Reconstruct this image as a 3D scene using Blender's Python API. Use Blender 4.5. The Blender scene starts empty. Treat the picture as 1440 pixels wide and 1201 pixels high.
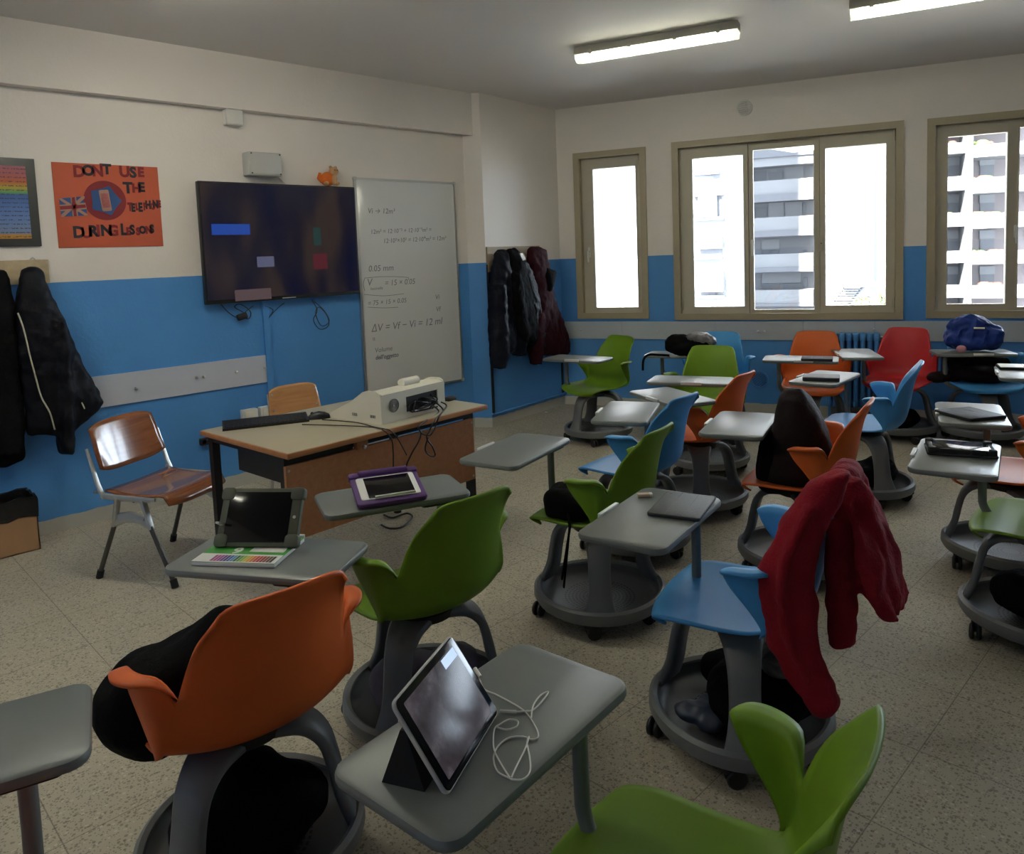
import bpy, bmesh, math, random
from mathutils import Vector, Matrix, Euler
random.seed(7)
PI = math.pi
scn = bpy.context.scene
EXPO = 2.0; GLOW = 2**-EXPO
COL = scn.collection
def R(d): return math.radians(d)

# ------------------------------------------------------------------ camera
W, H = 1440, 1201
F, YAW, PITCH, ROLL = 1059.2855, 0.79905767, 0.08562576, -0.03938975
CX, CY = 714.664, 451.207
CAM = Vector((5.27221, 0.0, 1.6))
cyw, syw, cp, sp = math.cos(YAW), math.sin(YAW), math.cos(PITCH), math.sin(PITCH)
fw = Vector((-syw*cp, cyw*cp, -sp)); r0 = Vector((cyw, syw, 0)); u0 = r0.cross(fw)
cr, sr = math.cos(ROLL), math.sin(ROLL)
rt = cr*r0 + sr*u0; up = -sr*r0 + cr*u0
cd = bpy.data.cameras.new('camera'); cam = bpy.data.objects.new('camera', cd); COL.objects.link(cam)
cam.matrix_world = Matrix(((rt.x, up.x, -fw.x, CAM.x), (rt.y, up.y, -fw.y, CAM.y), (rt.z, up.z, -fw.z, CAM.z), (0, 0, 0, 1)))
cd.sensor_fit = 'HORIZONTAL'; cd.sensor_width = 36.0; cd.lens = F/W*36.0
cd.shift_x = (W/2-CX)/W; cd.shift_y = (CY-H/2)/W
cd.clip_start = 0.05; cd.clip_end = 400
scn.camera = cam

PHI = -0.38856918; YW = 5.9689277
NB = Vector((math.sin(PHI), math.cos(PHI), 0)); TB = Vector((math.cos(PHI), -math.sin(PHI), 0)); CB = YW*math.cos(PHI)
AB = math.atan2(TB.y, TB.x)
def ray(u, v): return (u-CX)/F*rt - (v-CY)/F*up + fw
def at(u, v, n, c):
    d = ray(u, v); n = Vector(n); return CAM + d*((c-CAM.dot(n))/d.dot(n))
def pz(u, v, z): return at(u, v, (0, 0, 1), z)          # point of the photo at height z
def pa(u, v, x=0.0): return at(u, v, (1, 0, 0), x)      # point of the photo on a plane parallel to the left wall
def pb(u, v, off=0.0):                                  # (along, height) on a plane parallel to the window wall
    X = at(u, v, NB, CB-off); return (X-Vector((0, YW, 0))).dot(TB), X.z
MB_ = Matrix(((TB.x, NB.x, 0, 0), (TB.y, NB.y, 0, YW), (0, 0, 1, 0), (0, 0, 0, 1)))   # local (along, outward, up) of the window wall

# ------------------------------------------------------------------ materials
def newmat(name):
    m = bpy.data.materials.new(name); m.use_nodes = True
    return m, m.node_tree, m.node_tree.nodes['Principled BSDF']
def mat(name, col, rough=.5, metal=0., spec=.5, bump=0, bscale=60, var=0, vscale=6, emis=None, es=0, sheen=0, coat=0):
    m, t, b = newmat(name)
    b.inputs['Base Color'].default_value = (*col, 1); b.inputs['Roughness'].default_value = rough
    b.inputs['Metallic'].default_value = metal; b.inputs['Specular IOR Level'].default_value = spec
    if sheen: b.inputs['Sheen Weight'].default_value = sheen
    if coat: b.inputs['Coat Weight'].default_value = coat; b.inputs['Coat Roughness'].default_value = .12
    tc = t.nodes.new('ShaderNodeTexCoord')
    if var:
        n = t.nodes.new('ShaderNodeTexNoise'); n.inputs['Scale'].default_value = vscale; n.inputs['Detail'].default_value = 4
        t.links.new(tc.outputs['Object'], n.inputs['Vector'])
        mx = t.nodes.new('ShaderNodeMix'); mx.data_type = 'RGBA'
        mx.inputs[6].default_value = (*[c*(1-var) for c in col], 1); mx.inputs[7].default_value = (*[min(1, c*(1+var)) for c in col], 1)
        t.links.new(n.outputs['Fac'], mx.inputs[0]); t.links.new(mx.outputs[2], b.inputs['Base Color'])
    if bump:
        n = t.nodes.new('ShaderNodeTexNoise'); n.inputs['Scale'].default_value = bscale; n.inputs['Detail'].default_value = 3
        t.links.new(tc.outputs['Object'], n.inputs['Vector'])
        bp = t.nodes.new('ShaderNodeBump'); bp.inputs['Strength'].default_value = bump; bp.inputs['Distance'].default_value = .01
        t.links.new(n.outputs['Fac'], bp.inputs['Height']); t.links.new(bp.outputs['Normal'], b.inputs['Normal'])
    if emis:
        b.inputs['Emission Color'].default_value = (*emis, 1); b.inputs['Emission Strength'].default_value = es*GLOW
    return m
def nd(t, typ, **kw):
    n = t.nodes.new(typ)
    for k, v in kw.items(): setattr(n, k, v)
    return n
def mth(t, op, a, b=None):
    n = nd(t, 'ShaderNodeMath', operation=op)
    for i, x in enumerate((a, b)):
        if x is None: continue
        if isinstance(x, (int, float)): n.inputs[i].default_value = x
        else: t.links.new(x, n.inputs[i])
    return n.outputs[0]
def mixc(t, fac, a, b):
    n = nd(t, 'ShaderNodeMix', data_type='RGBA')
    for i, x in ((0, fac), (6, a), (7, b)):
        if isinstance(x, (int, float)): n.inputs[i].default_value = x
        elif isinstance(x, tuple): n.inputs[i].default_value = (*x, 1)
        else: t.links.new(x, n.inputs[i])
    return n.outputs[2]
BLUE = (.075, .27, .62); CREAM = (.80, .735, .67)
def wall_material():
    m, t, b = newmat('painted_plaster')
    g = nd(t, 'ShaderNodeNewGeometry'); s = nd(t, 'ShaderNodeSeparateXYZ'); t.links.new(g.outputs['Position'], s.inputs[0])
    n = nd(t, 'ShaderNodeTexNoise'); n.inputs['Scale'].default_value = 1.7; n.inputs['Detail'].default_value = 5; t.links.new(g.outputs['Position'], n.inputs['Vector'])
    n2 = nd(t, 'ShaderNodeTexNoise'); n2.inputs['Scale'].default_value = 9; n2.inputs['Detail'].default_value = 3; t.links.new(g.outputs['Position'], n2.inputs['Vector'])
    cream = mixc(t, n.outputs['Fac'], tuple(c*.95 for c in CREAM), tuple(c*1.05 for c in CREAM))
    blue = mixc(t, n.outputs['Fac'], tuple(c*.9 for c in BLUE), tuple(min(1, c*1.1) for c in BLUE))
    fac = mth(t, 'LESS_THAN', mth(t, 'ADD', s.outputs[2], mth(t, 'MULTIPLY', n2.outputs['Fac'], .004)), 1.55)
    col = mixc(t, fac, cream, blue)
    low = mth(t, 'LESS_THAN', mth(t, 'ADD', s.outputs[2], mth(t, 'MULTIPLY', n2.outputs['Fac'], .03)), .105)
    col = mixc(t, low, col, (.50, .48, .43))
    t.links.new(col, b.inputs['Base Color']); b.inputs['Roughness'].default_value = .55
    bp = nd(t, 'ShaderNodeBump'); bp.inputs['Strength'].default_value = .12; bp.inputs['Distance'].default_value = .01
    n3 = nd(t, 'ShaderNodeTexNoise'); n3.inputs['Scale'].default_value = 45; t.links.new(g.outputs['Position'], n3.inputs['Vector'])
    t.links.new(n3.outputs['Fac'], bp.inputs['Height']); t.links.new(bp.outputs['Normal'], b.inputs['Normal'])
    return m
def floor_material():
    m, t, b = newmat('terrazzo_tiles')
    g = nd(t, 'ShaderNodeNewGeometry'); s = nd(t, 'ShaderNodeSeparateXYZ'); t.links.new(g.outputs['Position'], s.inputs[0])
    def layer(scale, thr, rnd):
        v = nd(t, 'ShaderNodeTexVoronoi'); v.inputs['Scale'].default_value = scale; v.inputs['Randomness'].default_value = 1
        nz = nd(t, 'ShaderNodeTexNoise'); nz.inputs['Scale'].default_value = scale*1.6; t.links.new(g.outputs['Position'], nz.inputs['Vector'])
        t.links.new(g.outputs['Position'], v.inputs['Vector'])
        c = nd(t, 'ShaderNodeSeparateColor'); t.links.new(v.outputs['Color'], c.inputs[0])
        near = mth(t, 'LESS_THAN', mth(t, 'ADD', v.outputs['Distance'], mth(t, 'MULTIPLY', nz.outputs['Fac'], .25)), thr)
        return mth(t, 'MULTIPLY', near, mth(t, 'LESS_THAN', c.outputs[0], rnd)), c
    n = nd(t, 'ShaderNodeTexNoise'); n.inputs['Scale'].default_value = 3; n.inputs['Detail'].default_value = 6; t.links.new(g.outputs['Position'], n.inputs['Vector'])
    col = mixc(t, n.outputs['Fac'], (.42, .375, .285), (.50, .455, .355))
    a, _ = layer(75, .50, .45); col = mixc(t, mth(t, 'MULTIPLY', a, .55), col, (.13, .11, .085))
    a, _ = layer(140, .48, .5); col = mixc(t, mth(t, 'MULTIPLY', a, .55), col, (.10, .085, .065))
    a, _ = layer(60, .42, .35); col = mixc(t, mth(t, 'MULTIPLY', a, .6), col, (.62, .58, .48))
    T = .40
    def line(o, off):
        f = mth(t, 'FRACT', mth(t, 'DIVIDE', mth(t, 'ADD', o, 20+off), T))
        return mth(t, 'LESS_THAN', mth(t, 'ABSOLUTE', mth(t, 'SUBTRACT', f, .5)), .0045)
    ln = mth(t, 'MAXIMUM', line(s.outputs[0], .07), line(s.outputs[1], .15))
    col = mixc(t, mth(t, 'MULTIPLY', ln, .6), col, (.12, .10, .08))
    t.links.new(col, b.inputs['Base Color'])
    t.links.new(mth(t, 'ADD', mth(t, 'MULTIPLY', n.outputs['Fac'], .2), .42), b.inputs['Roughness'])
    b.inputs['Specular IOR Level'].default_value = .2
    return m
def wood_material(name, c1, c2, rough, coat=0, scale=(1, 12, 12)):
    m, t, b = newmat(name)
    tc = nd(t, 'ShaderNodeTexCoord'); mp = nd(t, 'ShaderNodeMapping'); mp.inputs['Scale'].default_value = scale
    t.links.new(tc.outputs['Object'], mp.inputs['Vector'])
    n = nd(t, 'ShaderNodeTexNoise'); n.inputs['Scale'].default_value = 3.; n.inputs['Detail'].default_value = 7; n.inputs['Distortion'].default_value = .4
    t.links.new(mp.outputs[0], n.inputs['Vector'])
    r = nd(t, 'ShaderNodeMapRange'); r.inputs[1].default_value = .3; r.inputs[2].default_value = .7; t.links.new(n.outputs['Fac'], r.inputs[0])
    t.links.new(mixc(t, r.outputs[0], c1, c2), b.inputs['Base Color']); b.inputs['Roughness'].default_value = rough
    if coat: b.inputs['Coat Weight'].default_value = coat; b.inputs['Coat Roughness'].default_value = .08
    return m
def glass_material():
    m, t, b = newmat('window_glass'); t.nodes.remove(b)
    o = t.nodes['Material Output']
    tr = nd(t, 'ShaderNodeBsdfTransparent'); tr.inputs[0].default_value = (.96, .97, .97, 1)
    gl = nd(t, 'ShaderNodeBsdfGlossy'); gl.inputs['Roughness'].default_value = .02
    fr = nd(t, 'ShaderNodeFresnel'); fr.inputs[0].default_value = 1.45
    mx = nd(t, 'ShaderNodeMixShader'); t.links.new(fr.outputs[0], mx.inputs[0]); t.links.new(tr.outputs[0], mx.inputs[1]); t.links.new(gl.outputs[0], mx.inputs[2])
    t.links.new(mx.outputs[0], o.inputs['Surface'])
    return m
def perforated_material():
    m, t, b = newmat('perforated_plastic')
    tc = nd(t, 'ShaderNodeTexCoord'); s = nd(t, 'ShaderNodeSeparateXYZ'); t.links.new(tc.outputs['Object'], s.inputs[0])
    rr = mth(t, 'SQRT', mth(t, 'ADD', mth(t, 'MULTIPLY', s.outputs[0], s.outputs[0]), mth(t, 'MULTIPLY', s.outputs[1], s.outputs[1])))
    ang = mth(t, 'ARCTAN2', s.outputs[1], s.outputs[0])
    a = mth(t, 'ABSOLUTE', mth(t, 'SUBTRACT', mth(t, 'FRACT', mth(t, 'MULTIPLY', rr, 62)), .5))
    c = mth(t, 'ABSOLUTE', mth(t, 'SUBTRACT', mth(t, 'FRACT', mth(t, 'MULTIPLY', ang, 7.64)), .5))
    hole = mth(t, 'MULTIPLY', mth(t, 'LESS_THAN', a, .25), mth(t, 'LESS_THAN', c, .30))
    hole = mth(t, 'MULTIPLY', hole, mth(t, 'MULTIPLY', mth(t, 'LESS_THAN', rr, .165), mth(t, 'GREATER_THAN', rr, .035)))
    t.links.new(mixc(t, hole, (.075, .08, .085), (.012, .012, .012)), b.inputs['Base Color']); b.inputs['Roughness'].default_value = .5
    return m

M = {}
M['wall'] = wall_material(); M['floor'] = floor_material()
M['ceiling'] = mat('ceiling_paint', (.74, .70, .665), .7, bump=.1, bscale=30, var=.03, vscale=1)
M['casing'] = mat('tan_casing', (.40, .335, .215), .4, var=.05)
M['sash'] = mat('beige_sash', (.50, .45, .34), .4, var=.04)
M['glass'] = glass_material()
M['rail'] = mat('pale_panel', (.46, .50, .53), .45, var=.06, vscale=3)
M['rail2'] = mat('lilac_band', (.56, .58, .66), .5, var=.04, vscale=3)
M['trimblue'] = mat('blue_paint', BLUE, .45, var=.08)
M['steel'] = mat('brushed_steel', (.62, .62, .60), .3, 1.)
M['alu'] = mat('cast_aluminium', (.58, .58, .56), .42, 1., bump=.05, bscale=200)
M['darkmetal'] = mat('dark_tube', (.10, .095, .09), .35, .7)
M['black'] = mat('black_plastic', (.012, .012, .013), .4)
M['blackmat'] = mat('black_rubber', (.008, .008, .008), .75)
M['white'] = mat('white_plastic', (.72, .70, .64), .45)
M['ivory'] = mat('ivory_plastic', (.76, .72, .60), .4, var=.03)
M['greybox'] = mat('grey_box', (.50, .49, .46), .5)
M['green'] = mat('green_plastic', (.150, .275, .014), .45, spec=.28, var=.04)
M['orange'] = mat('orange_plastic', (.66, .13, .025), .45, spec=.28, var=.04)
M['sky'] = mat('light_blue_plastic', (.060, .30, .66), .45, spec=.28, var=.04)
M['red'] = mat('red_plastic', (.50, .03, .035), .45, spec=.28, var=.04)
M['basegrey'] = mat('grey_plastic', (.150, .156, .160), .42, bump=.03, bscale=300)
M['traydark'] = perforated_material()
M['table'] = mat('grey_table', (.165, .18, .172), .37, spec=.45, bump=.02, bscale=400, var=.03, vscale=3)
M['tablegrey'] = mat('table_tube', (.17, .18, .17), .4)
M['clip'] = mat('pale_clip', (.62, .63, .60), .35)
M['desktop'] = mat('desk_laminate', (.42, .37, .265), .38, var=.04, vscale=4)
M['deskedge'] = wood_material('beech_edge', (.42, .17, .06), (.50, .22, .09), .4)
M['panel'] = wood_material('beech_panel', (.40, .165, .065), (.48, .215, .095), .42, scale=(12, 1, 12))
M['plywood'] = wood_material('lacquered_plywood', (.16, .045, .014), (.25, .085, .028), .16, coat=.6)
M['plylight'] = wood_material('light_plywood', (.44, .20, .075), (.55, .29, .12), .22, coat=.4)
M['board'] = wood_material('rack_board', (.36, .27, .15), (.44, .34, .21), .5)
M['whiteboard'] = mat('whiteboard_enamel', (.70, .70, .69), .14, spec=.6, var=.03, vscale=2)
M['ink'] = mat('marker_ink', (.20, .205, .23), .5)
M['screen'] = mat('tablet_screen', (.004, .004, .005), .10, spec=.22)
M['cardboard'] = mat('cardboard', (.40, .22, .11), .75, var=.06)
M['blackbag'] = mat('black_bin_bag', (.008, .008, .009), .3, bump=.5, bscale=25)
M['cloth_black'] = mat('black_cloth', (.0045, .0045, .005), .85, bump=.5, bscale=35, spec=.07)
M['cloth_navy'] = mat('navy_nylon', (.005, .006, .014), .6, spec=.2, bump=.6, bscale=28)
M['cloth_navyblack'] = mat('blue_black_nylon', (.005, .0055, .009), .55, spec=.16, bump=.5, bscale=22)
M['cloth_grey'] = mat('charcoal_nylon', (.010, .011, .013), .6, spec=.15, bump=.7, bscale=26)
M['cloth_burgundy'] = mat('burgundy_cloth', (.034, .0035, .008), .8, spec=.15, bump=.4, bscale=30)
M['cloth_red'] = mat('red_fleece', (.25, .009, .019), .9, bump=.35, bscale=120, spec=.2, var=.1, vscale=8)
M['cloth_mauve'] = mat('mauve_cloth', (.085, .075, .105), .8, bump=.5, bscale=30)
M['cloth_maroon'] = mat('dark_maroon_cloth', (.010, .0035, .005), .75, spec=.25, bump=.4, bscale=40)
M['cloth_blue'] = mat('royal_blue_nylon', (.008, .034, .22), .5, spec=.35, bump=.7, bscale=22)
M['zip'] = mat('pale_zip', (.6, .55, .42), .4)
M['purple'] = mat('purple_foam', (.085, .025, .16), .6)
M['olive'] = mat('olive_rubber', (.075, .085, .055), .6)
M['paper'] = mat('paper', (.78, .78, .76), .6)
M['pgreen'] = mat('cover_green', (.06, .36, .05), .4)
M['poster'] = mat('orange_card', (.46, .085, .035), .7, var=.06, vscale=5)
M['posterred'] = mat('red_paper', (.21, .012, .016), .65)
M['posterink'] = mat('poster_black', (.02, .018, .025), .6)
M['posterblue'] = mat('poster_blue', (.022, .075, .22), .6)
M['posterwhite'] = mat('poster_white', (.36, .19, .14), .6)
M['frameblack'] = mat('picture_frame_black', (.03, .03, .028), .4)
M['toyorange'] = mat('plush_orange', (.72, .16, .02), .9, bump=.4, bscale=150)
M['toytan'] = mat('plush_tan', (.55, .32, .16), .9, bump=.4, bscale=150)
M['redled'] = mat('red_button', (.6, .05, .02), .4)
M['leaf'] = mat('leaf_green', (.035, .06, .012), .6, var=.4, vscale=8)
M['fac_white'] = mat('render_white', (.12, .119, .122), .8, var=.03, vscale=.3)
M['fac_grey'] = mat('render_grey', (.105, .105, .110), .8, var=.03, vscale=.3)
M['fac_band'] = mat('band_grey', (.075, .075, .082), .8)
M['fac_pink'] = mat('render_pink', (.11, .092, .09), .8, var=.04, vscale=.3)
M['fac_dark'] = mat('window_dark', (.045, .045, .05), .3)
M['fac_mid'] = mat('shutter_grey', (.055, .055, .060), .6)
M['terracotta'] = mat('terracotta', (.05, .014, .008), .8)
M['asphalt'] = mat('asphalt', (.30, .30, .30), .9)
M['tube'] = mat('lamp_tube', (1, 1, 1), .4, emis=(1., 1., .84), es=34)
M['tube_added'] = mat('added_lamp_tube', (1, 1, 1), .4, emis=(1., .98, .86), es=115)  # stronger glow, only for the two added lamps out of view
M['diffuser'] = None

# ------------------------------------------------------------------ mesh helper
class MB:
    def __init__(s): s.v = []; s.f = []
    def add(s, vs, fs, X=None):
        o = len(s.v)
        s.v += [tuple(X @ Vector(p)) if X else tuple(p) for p in vs]
        s.f += [tuple(o+i for i in f) for f in fs]; return s
    def box(s, a, b, X=None):
        (x0, y0, z0), (x1, y1, z1) = a, b
        vs = [(x0, y0, z0), (x1, y0, z0), (x1, y1, z0), (x0, y1, z0), (x0, y0, z1), (x1, y0, z1), (x1, y1, z1), (x0, y1, z1)]
        return s.add(vs, [(3, 2, 1, 0), (4, 5, 6, 7), (0, 1, 5, 4), (1, 2, 6, 5), (2, 3, 7, 6), (3, 0, 4, 7)], X)
    def rings(s, rs, X=None, close=False, cap=True):
        n = len(rs[0]); vs = [p for r in rs for p in r]; fs = []
        m = len(rs)
        for i in range(m if close else m-1):
            for j in range(n):
                a, b_ = i*n+j, i*n+(j+1) % n; c, d = ((i+1) % m)*n+(j+1) % n, ((i+1) % m)*n+j
                fs.append((a, b_, c, d))
        if cap and not close:
            fs.append(tuple(range(n-1, -1, -1))); fs.append(tuple((m-1)*n+j for j in range(n)))
        return s.add(vs, fs, X)
    def slab(s, w, d, z0, z1, r=.02, bev=.004, X=None, n=5):
        def rr(i):
            out = []; ww, dd, q = w/2-i, d/2-i, max(r-i, .001)
            for cx_, cy_, a0 in ((ww-q, dd-q, 0), (-ww+q, dd-q, 90), (-ww+q, -dd+q, 180), (ww-q, -dd+q, 270)):
                for k in range(n+1):
                    a = R(a0+90*k/n); out.append((cx_+q*math.cos(a), cy_+q*math.sin(a)))
            return out
        rs = []
        for z, i in ((z0, bev), (z0+bev*.3, bev*.3), (z0+bev, 0), (z1-bev, 0), (z1-bev*.3, bev*.3), (z1, bev)):
            rs.append([(x, y, z) for x, y in rr(i)])
        return s.rings(rs, X)
    def lathe(s, prof, n=32, X=None, cap=True, wob=0, wn=3, close=False):
        rs = []
        for r, z in prof:
            rs.append([(r*(1+wob*math.cos(wn*2*PI*k/n))*math.cos(2*PI*k/n), r*(1+wob*math.cos(wn*2*PI*k/n))*math.sin(2*PI*k/n), z) for k in range(n)])
        return s.rings(rs, X, close=close, cap=cap)
    def tube(s, pts, r, n=8, X=None, flat=None, upv=None):
        pts = [Vector(p) for p in pts]; rs = []; prev = None
        for i, p in enumerate(pts):
            t = (pts[min(i+1, len(pts)-1)]-pts[max(i-1, 0)])
            if t.length < 1e-9: t = Vector((0, 0, 1))
            t.normalize()
            if prev is None:
                a = Vector(upv) if upv else (Vector((0, 0, 1)) if abs(t.z) < .9 else Vector((1, 0, 0)))
                x = t.cross(a).normalized()
            else: x = (prev-t*prev.dot(t)); x = x.normalized() if x.length > 1e-6 else t.orthogonal().normalized()
            y = t.cross(x); prev = x
            rr = r[i] if isinstance(r, (list, tuple)) else r
            ra, rb = (rr if isinstance(rr, tuple) else (rr, rr*(flat or 1)))
            rs.append([tuple(p+x*ra*math.cos(2*PI*k/n)+y*rb*math.sin(2*PI*k/n)) for k in range(n)])
        return s.rings(rs, X)
    def strap(s, pts, ws, th, X=None):
        # flat bar in the XZ plane of X: pts (r,z), widths along Y
        rs = []
        for i, (r, z) in enumerate(pts):
            a = Vector(pts[max(i-1, 0)]); b = Vector(pts[min(i+1, len(pts)-1)]); t = (b-a).normalized(); nn = Vector((-t.y, t.x))
            w = ws[i]/2; h = th/2; k = min(w, h)*.55; ring = []
            for yy, hh in ((w, h-k), (w-k, h), (-w+k, h), (-w, h-k), (-w, -h+k), (-w+k, -h), (w-k, -h), (w, -h+k)):
                ring.append((r+nn.x*hh, yy, z+nn.y*hh))
            rs.append(ring)
        return s.rings(rs, X)
    def prism(s, pts, z0, z1, X=None):
        n = len(pts); return s.rings([[(x, y, z0) for x, y in pts], [(x, y, z1) for x, y in pts]], X)
    def grid(s, P, nu, nv, X=None):
        vs = [P(i/nu, j/nv) for j in range(nv+1) for i in range(nu+1)]
        fs = [(j*(nu+1)+i, j*(nu+1)+i+1, (j+1)*(nu+1)+i+1, (j+1)*(nu+1)+i) for j in range(nv) for i in range(nu)]
        return s.add(vs, fs, X)
    def mesh(s, name, m=None, ang=38):
        me = bpy.data.meshes.new(name); me.from_pydata(s.v, [], s.f)
        b = bmesh.new(); b.from_mesh(me); bmesh.ops.recalc_face_normals(b, faces=b.faces); b.to_mesh(me); b.free()
        me.polygons.foreach_set('use_smooth', [True]*len(me.polygons)); me.set_sharp_from_angle(angle=R(ang))
        if m: me.materials.append(m)
        return me
    def build(s, name, m, parent=None, ang=38):
        o = bpy.data.objects.new(name, s.mesh(name, m, ang)); COL.objects.link(o)
        if parent: o.parent = parent
        return o
def tag(o, label, cat, group=None, kind=None):
    o['label'] = label; o['category'] = cat
    if group: o['group'] = group
    if kind: o['kind'] = kind
    return o
def thing(name, loc, rz, label, cat, group=None):
    o = bpy.data.objects.new(name, None); COL.objects.link(o); o.location = loc; o.rotation_euler = (0, 0, rz); o.empty_display_size = .1
    return tag(o, label, cat, group)
def struct(o): o['kind'] = 'structure'; return o
def cat_rom(P, n):
    out = []; m = len(P)-1
    for i in range(n+1):
        t = i/n*m; k = min(int(t), m-1); f = t-k
        p0, p1, p2, p3 = P[max(k-1, 0)], P[k], P[k+1], P[min(k+2, m)]
        out.append(tuple(.5*((2*b)+(-a+c)*f+(2*a-5*b+4*c-d)*f*f+(-a+3*b-3*c+d)*f**3) for a, b, c, d in zip(p0, p1, p2, p3)))
    return out
def T3(x, y, z): return Matrix.Translation((x, y, z))
def RZ(a): return Matrix.Rotation(a, 4, 'Z')
def RX(a): return Matrix.Rotation(a, 4, 'X')
def RY(a): return Matrix.Rotation(a, 4, 'Y')
def soft(o, vox=.012, it=6, disp=0, dscale=.12, seed=0, fac=.5):
    m = o.modifiers.new('merge', 'REMESH'); m.mode = 'VOXEL'; m.voxel_size = vox; m.use_smooth_shade = True
    if disp:
        t = bpy.data.textures.new('folds', 'CLOUDS'); t.noise_scale = dscale; t.noise_depth = 2
        d = o.modifiers.new('folds', 'DISPLACE'); d.texture = t; d.strength = disp; d.mid_level = .5; d.texture_coords = 'LOCAL'
    s = o.modifiers.new('smooth', 'SMOOTH'); s.factor = fac; s.iterations = it
    return o
def txt(name, body, size, X, m, parent, extr=.0004, align='LEFT', shear=0, bold=0, into=None):
    c = bpy.data.curves.new(name, 'FONT'); c.body = body; c.size = size; c.extrude = extr; c.align_x = align; c.shear = shear; c.offset = bold; c.resolution_u = 3
    o = bpy.data.objects.new(name, c); COL.objects.link(o)
    me = bpy.data.meshes.new_from_object(o.evaluated_get(bpy.context.evaluated_depsgraph_get())); bpy.data.objects.remove(o); bpy.data.curves.remove(c)
    b = MB(); L = (parent_inv(parent) if parent else Matrix()) @ X
    b.add([v.co for v in me.vertices], [tuple(p.vertices) for p in me.polygons], L); bpy.data.meshes.remove(me)
    if into is not None: into.add(b.v, b.f); return into
    return b.build(name, m, parent, 30)
def parent_inv(p):
    mw = Matrix.LocRotScale(p.location, p.rotation_euler, p.scale); q = p.parent
    while q: mw = Matrix.LocRotScale(q.location, q.rotation_euler, q.scale) @ mw; q = q.parent
    return mw.inverted()

# ------------------------------------------------------------------ the room
CEIL = 3.09
E0 = Vector((.13, 4.745, 0)); C0 = Vector((-.03, 5.957, 0))          # the short wall with the coats: near edge, far corner
EA = (C0-E0).normalized(); EN = Vector((EA.y, -EA.x, 0)); EL = (C0-E0).length
MC_ = Matrix(((EA.x, EN.x, 0, E0.x), (EA.y, EN.y, 0, E0.y), (0, 0, 1, 0), (0, 0, 0, 1)))   # (along, out of the wall, up)
def pc(u, v, off=0.0):
    X = at(u, v, EN, EN.dot(E0)+off)-E0; return X.dot(EA), X.z

XR, YB = 11.2, -2.6
fl = [(-.3, YB), (XR, YB), (XR, 12), (-.3, 12)]
struct(MB().prism(fl, -.15, 0).build('floor', M['floor']))
struct(MB().prism(fl, CEIL, CEIL+.15).build('ceiling', M['ceiling']))
struct(MB().box((-.3, YB, 0), (0, 5.2, CEIL)).build('wall_left', M['wall']))
struct(MB().box((0, YB, 2.712), (.075, 4.70, CEIL)).build('trim_1', M['wall']))              # the beam along the left wall
struct(MB().prism([(-.3, 4.5), (0, 4.64), (.13, 4.745), (-.03, 5.957), (-.06, 6.25), (-.3, 6.25)], 0, CEIL).build('wall_corner', M['wall']))
struct(MB().box((-.5, YB-.2, 0), (XR, YB, CEIL)).build('wall_rear', M['wall']))
struct(MB().box((XR, YB-.2, 0), (XR+.2, 12, CEIL)).build('wall_right', M['wall']))
WIN = [(.148, .90, .917, 2.625), (1.158, 3.176, .902, 2.641), (3.355, 5.42, .913, 2.634), (5.75, 7.80, .913, 2.634), (8.13, 10.18, .913, 2.634)]  # last two windows are unseen, added to bring light onto the left wall
wb = MB(); us = [-.4]
for a, b, c, d in WIN:
    wb.box((us[-1], 0, 0), (a+.03, .15, CEIL)); wb.box((a+.03, 0, 0), (b-.03, .15, c+.03)); wb.box((a+.03, 0, d-.03), (b-.03, .15, CEIL)); us.append(b-.03)
wb.box((us[-1], 0, 0), (12.4, .15, CEIL))
wobj = struct(wb.build('wall_back', M['wall'])); wobj.matrix_world = MB_

def frame(mb, a, b, c, d, w, y0, y1):
    mb.box((a, y0, c), (a+w, y1, d)); mb.box((b-w, y0, c), (b, y1, d)); mb.box((a+w, y0, c), (b-w, y1, c+w)); mb.box((a+w, y0, d-w), (b-w, y1, d))
def frame4(mb, O, I, y0, y1):     # frame between an outer and an inner rectangle
    (a, b, c, d), (e, f, g, h) = O, I
    mb.box((a, y0, c), (e, y1, d)); mb.box((f, y0, c), (b, y1, d)); mb.box((e, y0, c), (f, y1, g)); mb.box((e, y0, h), (f, y1, d))
def quadpx(l, off):               # bounding rectangle (along, height) of photo corners
    q = [pb(u, v, off) for u, v in l]
    return ((q[0][0]+q[3][0])/2, (q[1][0]+q[2][0])/2, (q[2][1]+q[3][1])/2, (q[0][1]+q[1][1])/2)
DEP = .085
panes = [[quadpx([(835, 238), (894, 234), (899, 432), (840, 432)], -DEP)],
         [quadpx([(973, 224), (1043, 218), (1050, 431), (979, 431)], -DEP), quadpx([(1057, 211), (1143, 205), (1147, 435), (1063, 435)], -DEP), quadpx([(1160, 208), (1247, 203), (1244, 428), (1162, 430)], -DEP)],
         [quadpx([(1333, 192), (1419, 187), (1409, 427), (1330, 427)], -DEP)]]
e, f_, g, h = panes[2][0]; wdt = f_-e
panes[2] += [(f_+.09, f_+.09+wdt*1.05, g-.03, h+.03), (f_+.20+wdt*1.05, f_+.20+wdt*2.0, g, h)]
panes += [[(x0+dx, x1+dx, z0, z1) for x0, x1, z0, z1 in panes[2]] for dx in (2.395, 4.775)]
hand = [[(.276, 1.605)], [(1.90, 1.61)], [(4.02, 1.64)], [(6.415, 1.64)], [(8.795, 1.64)]]
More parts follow.
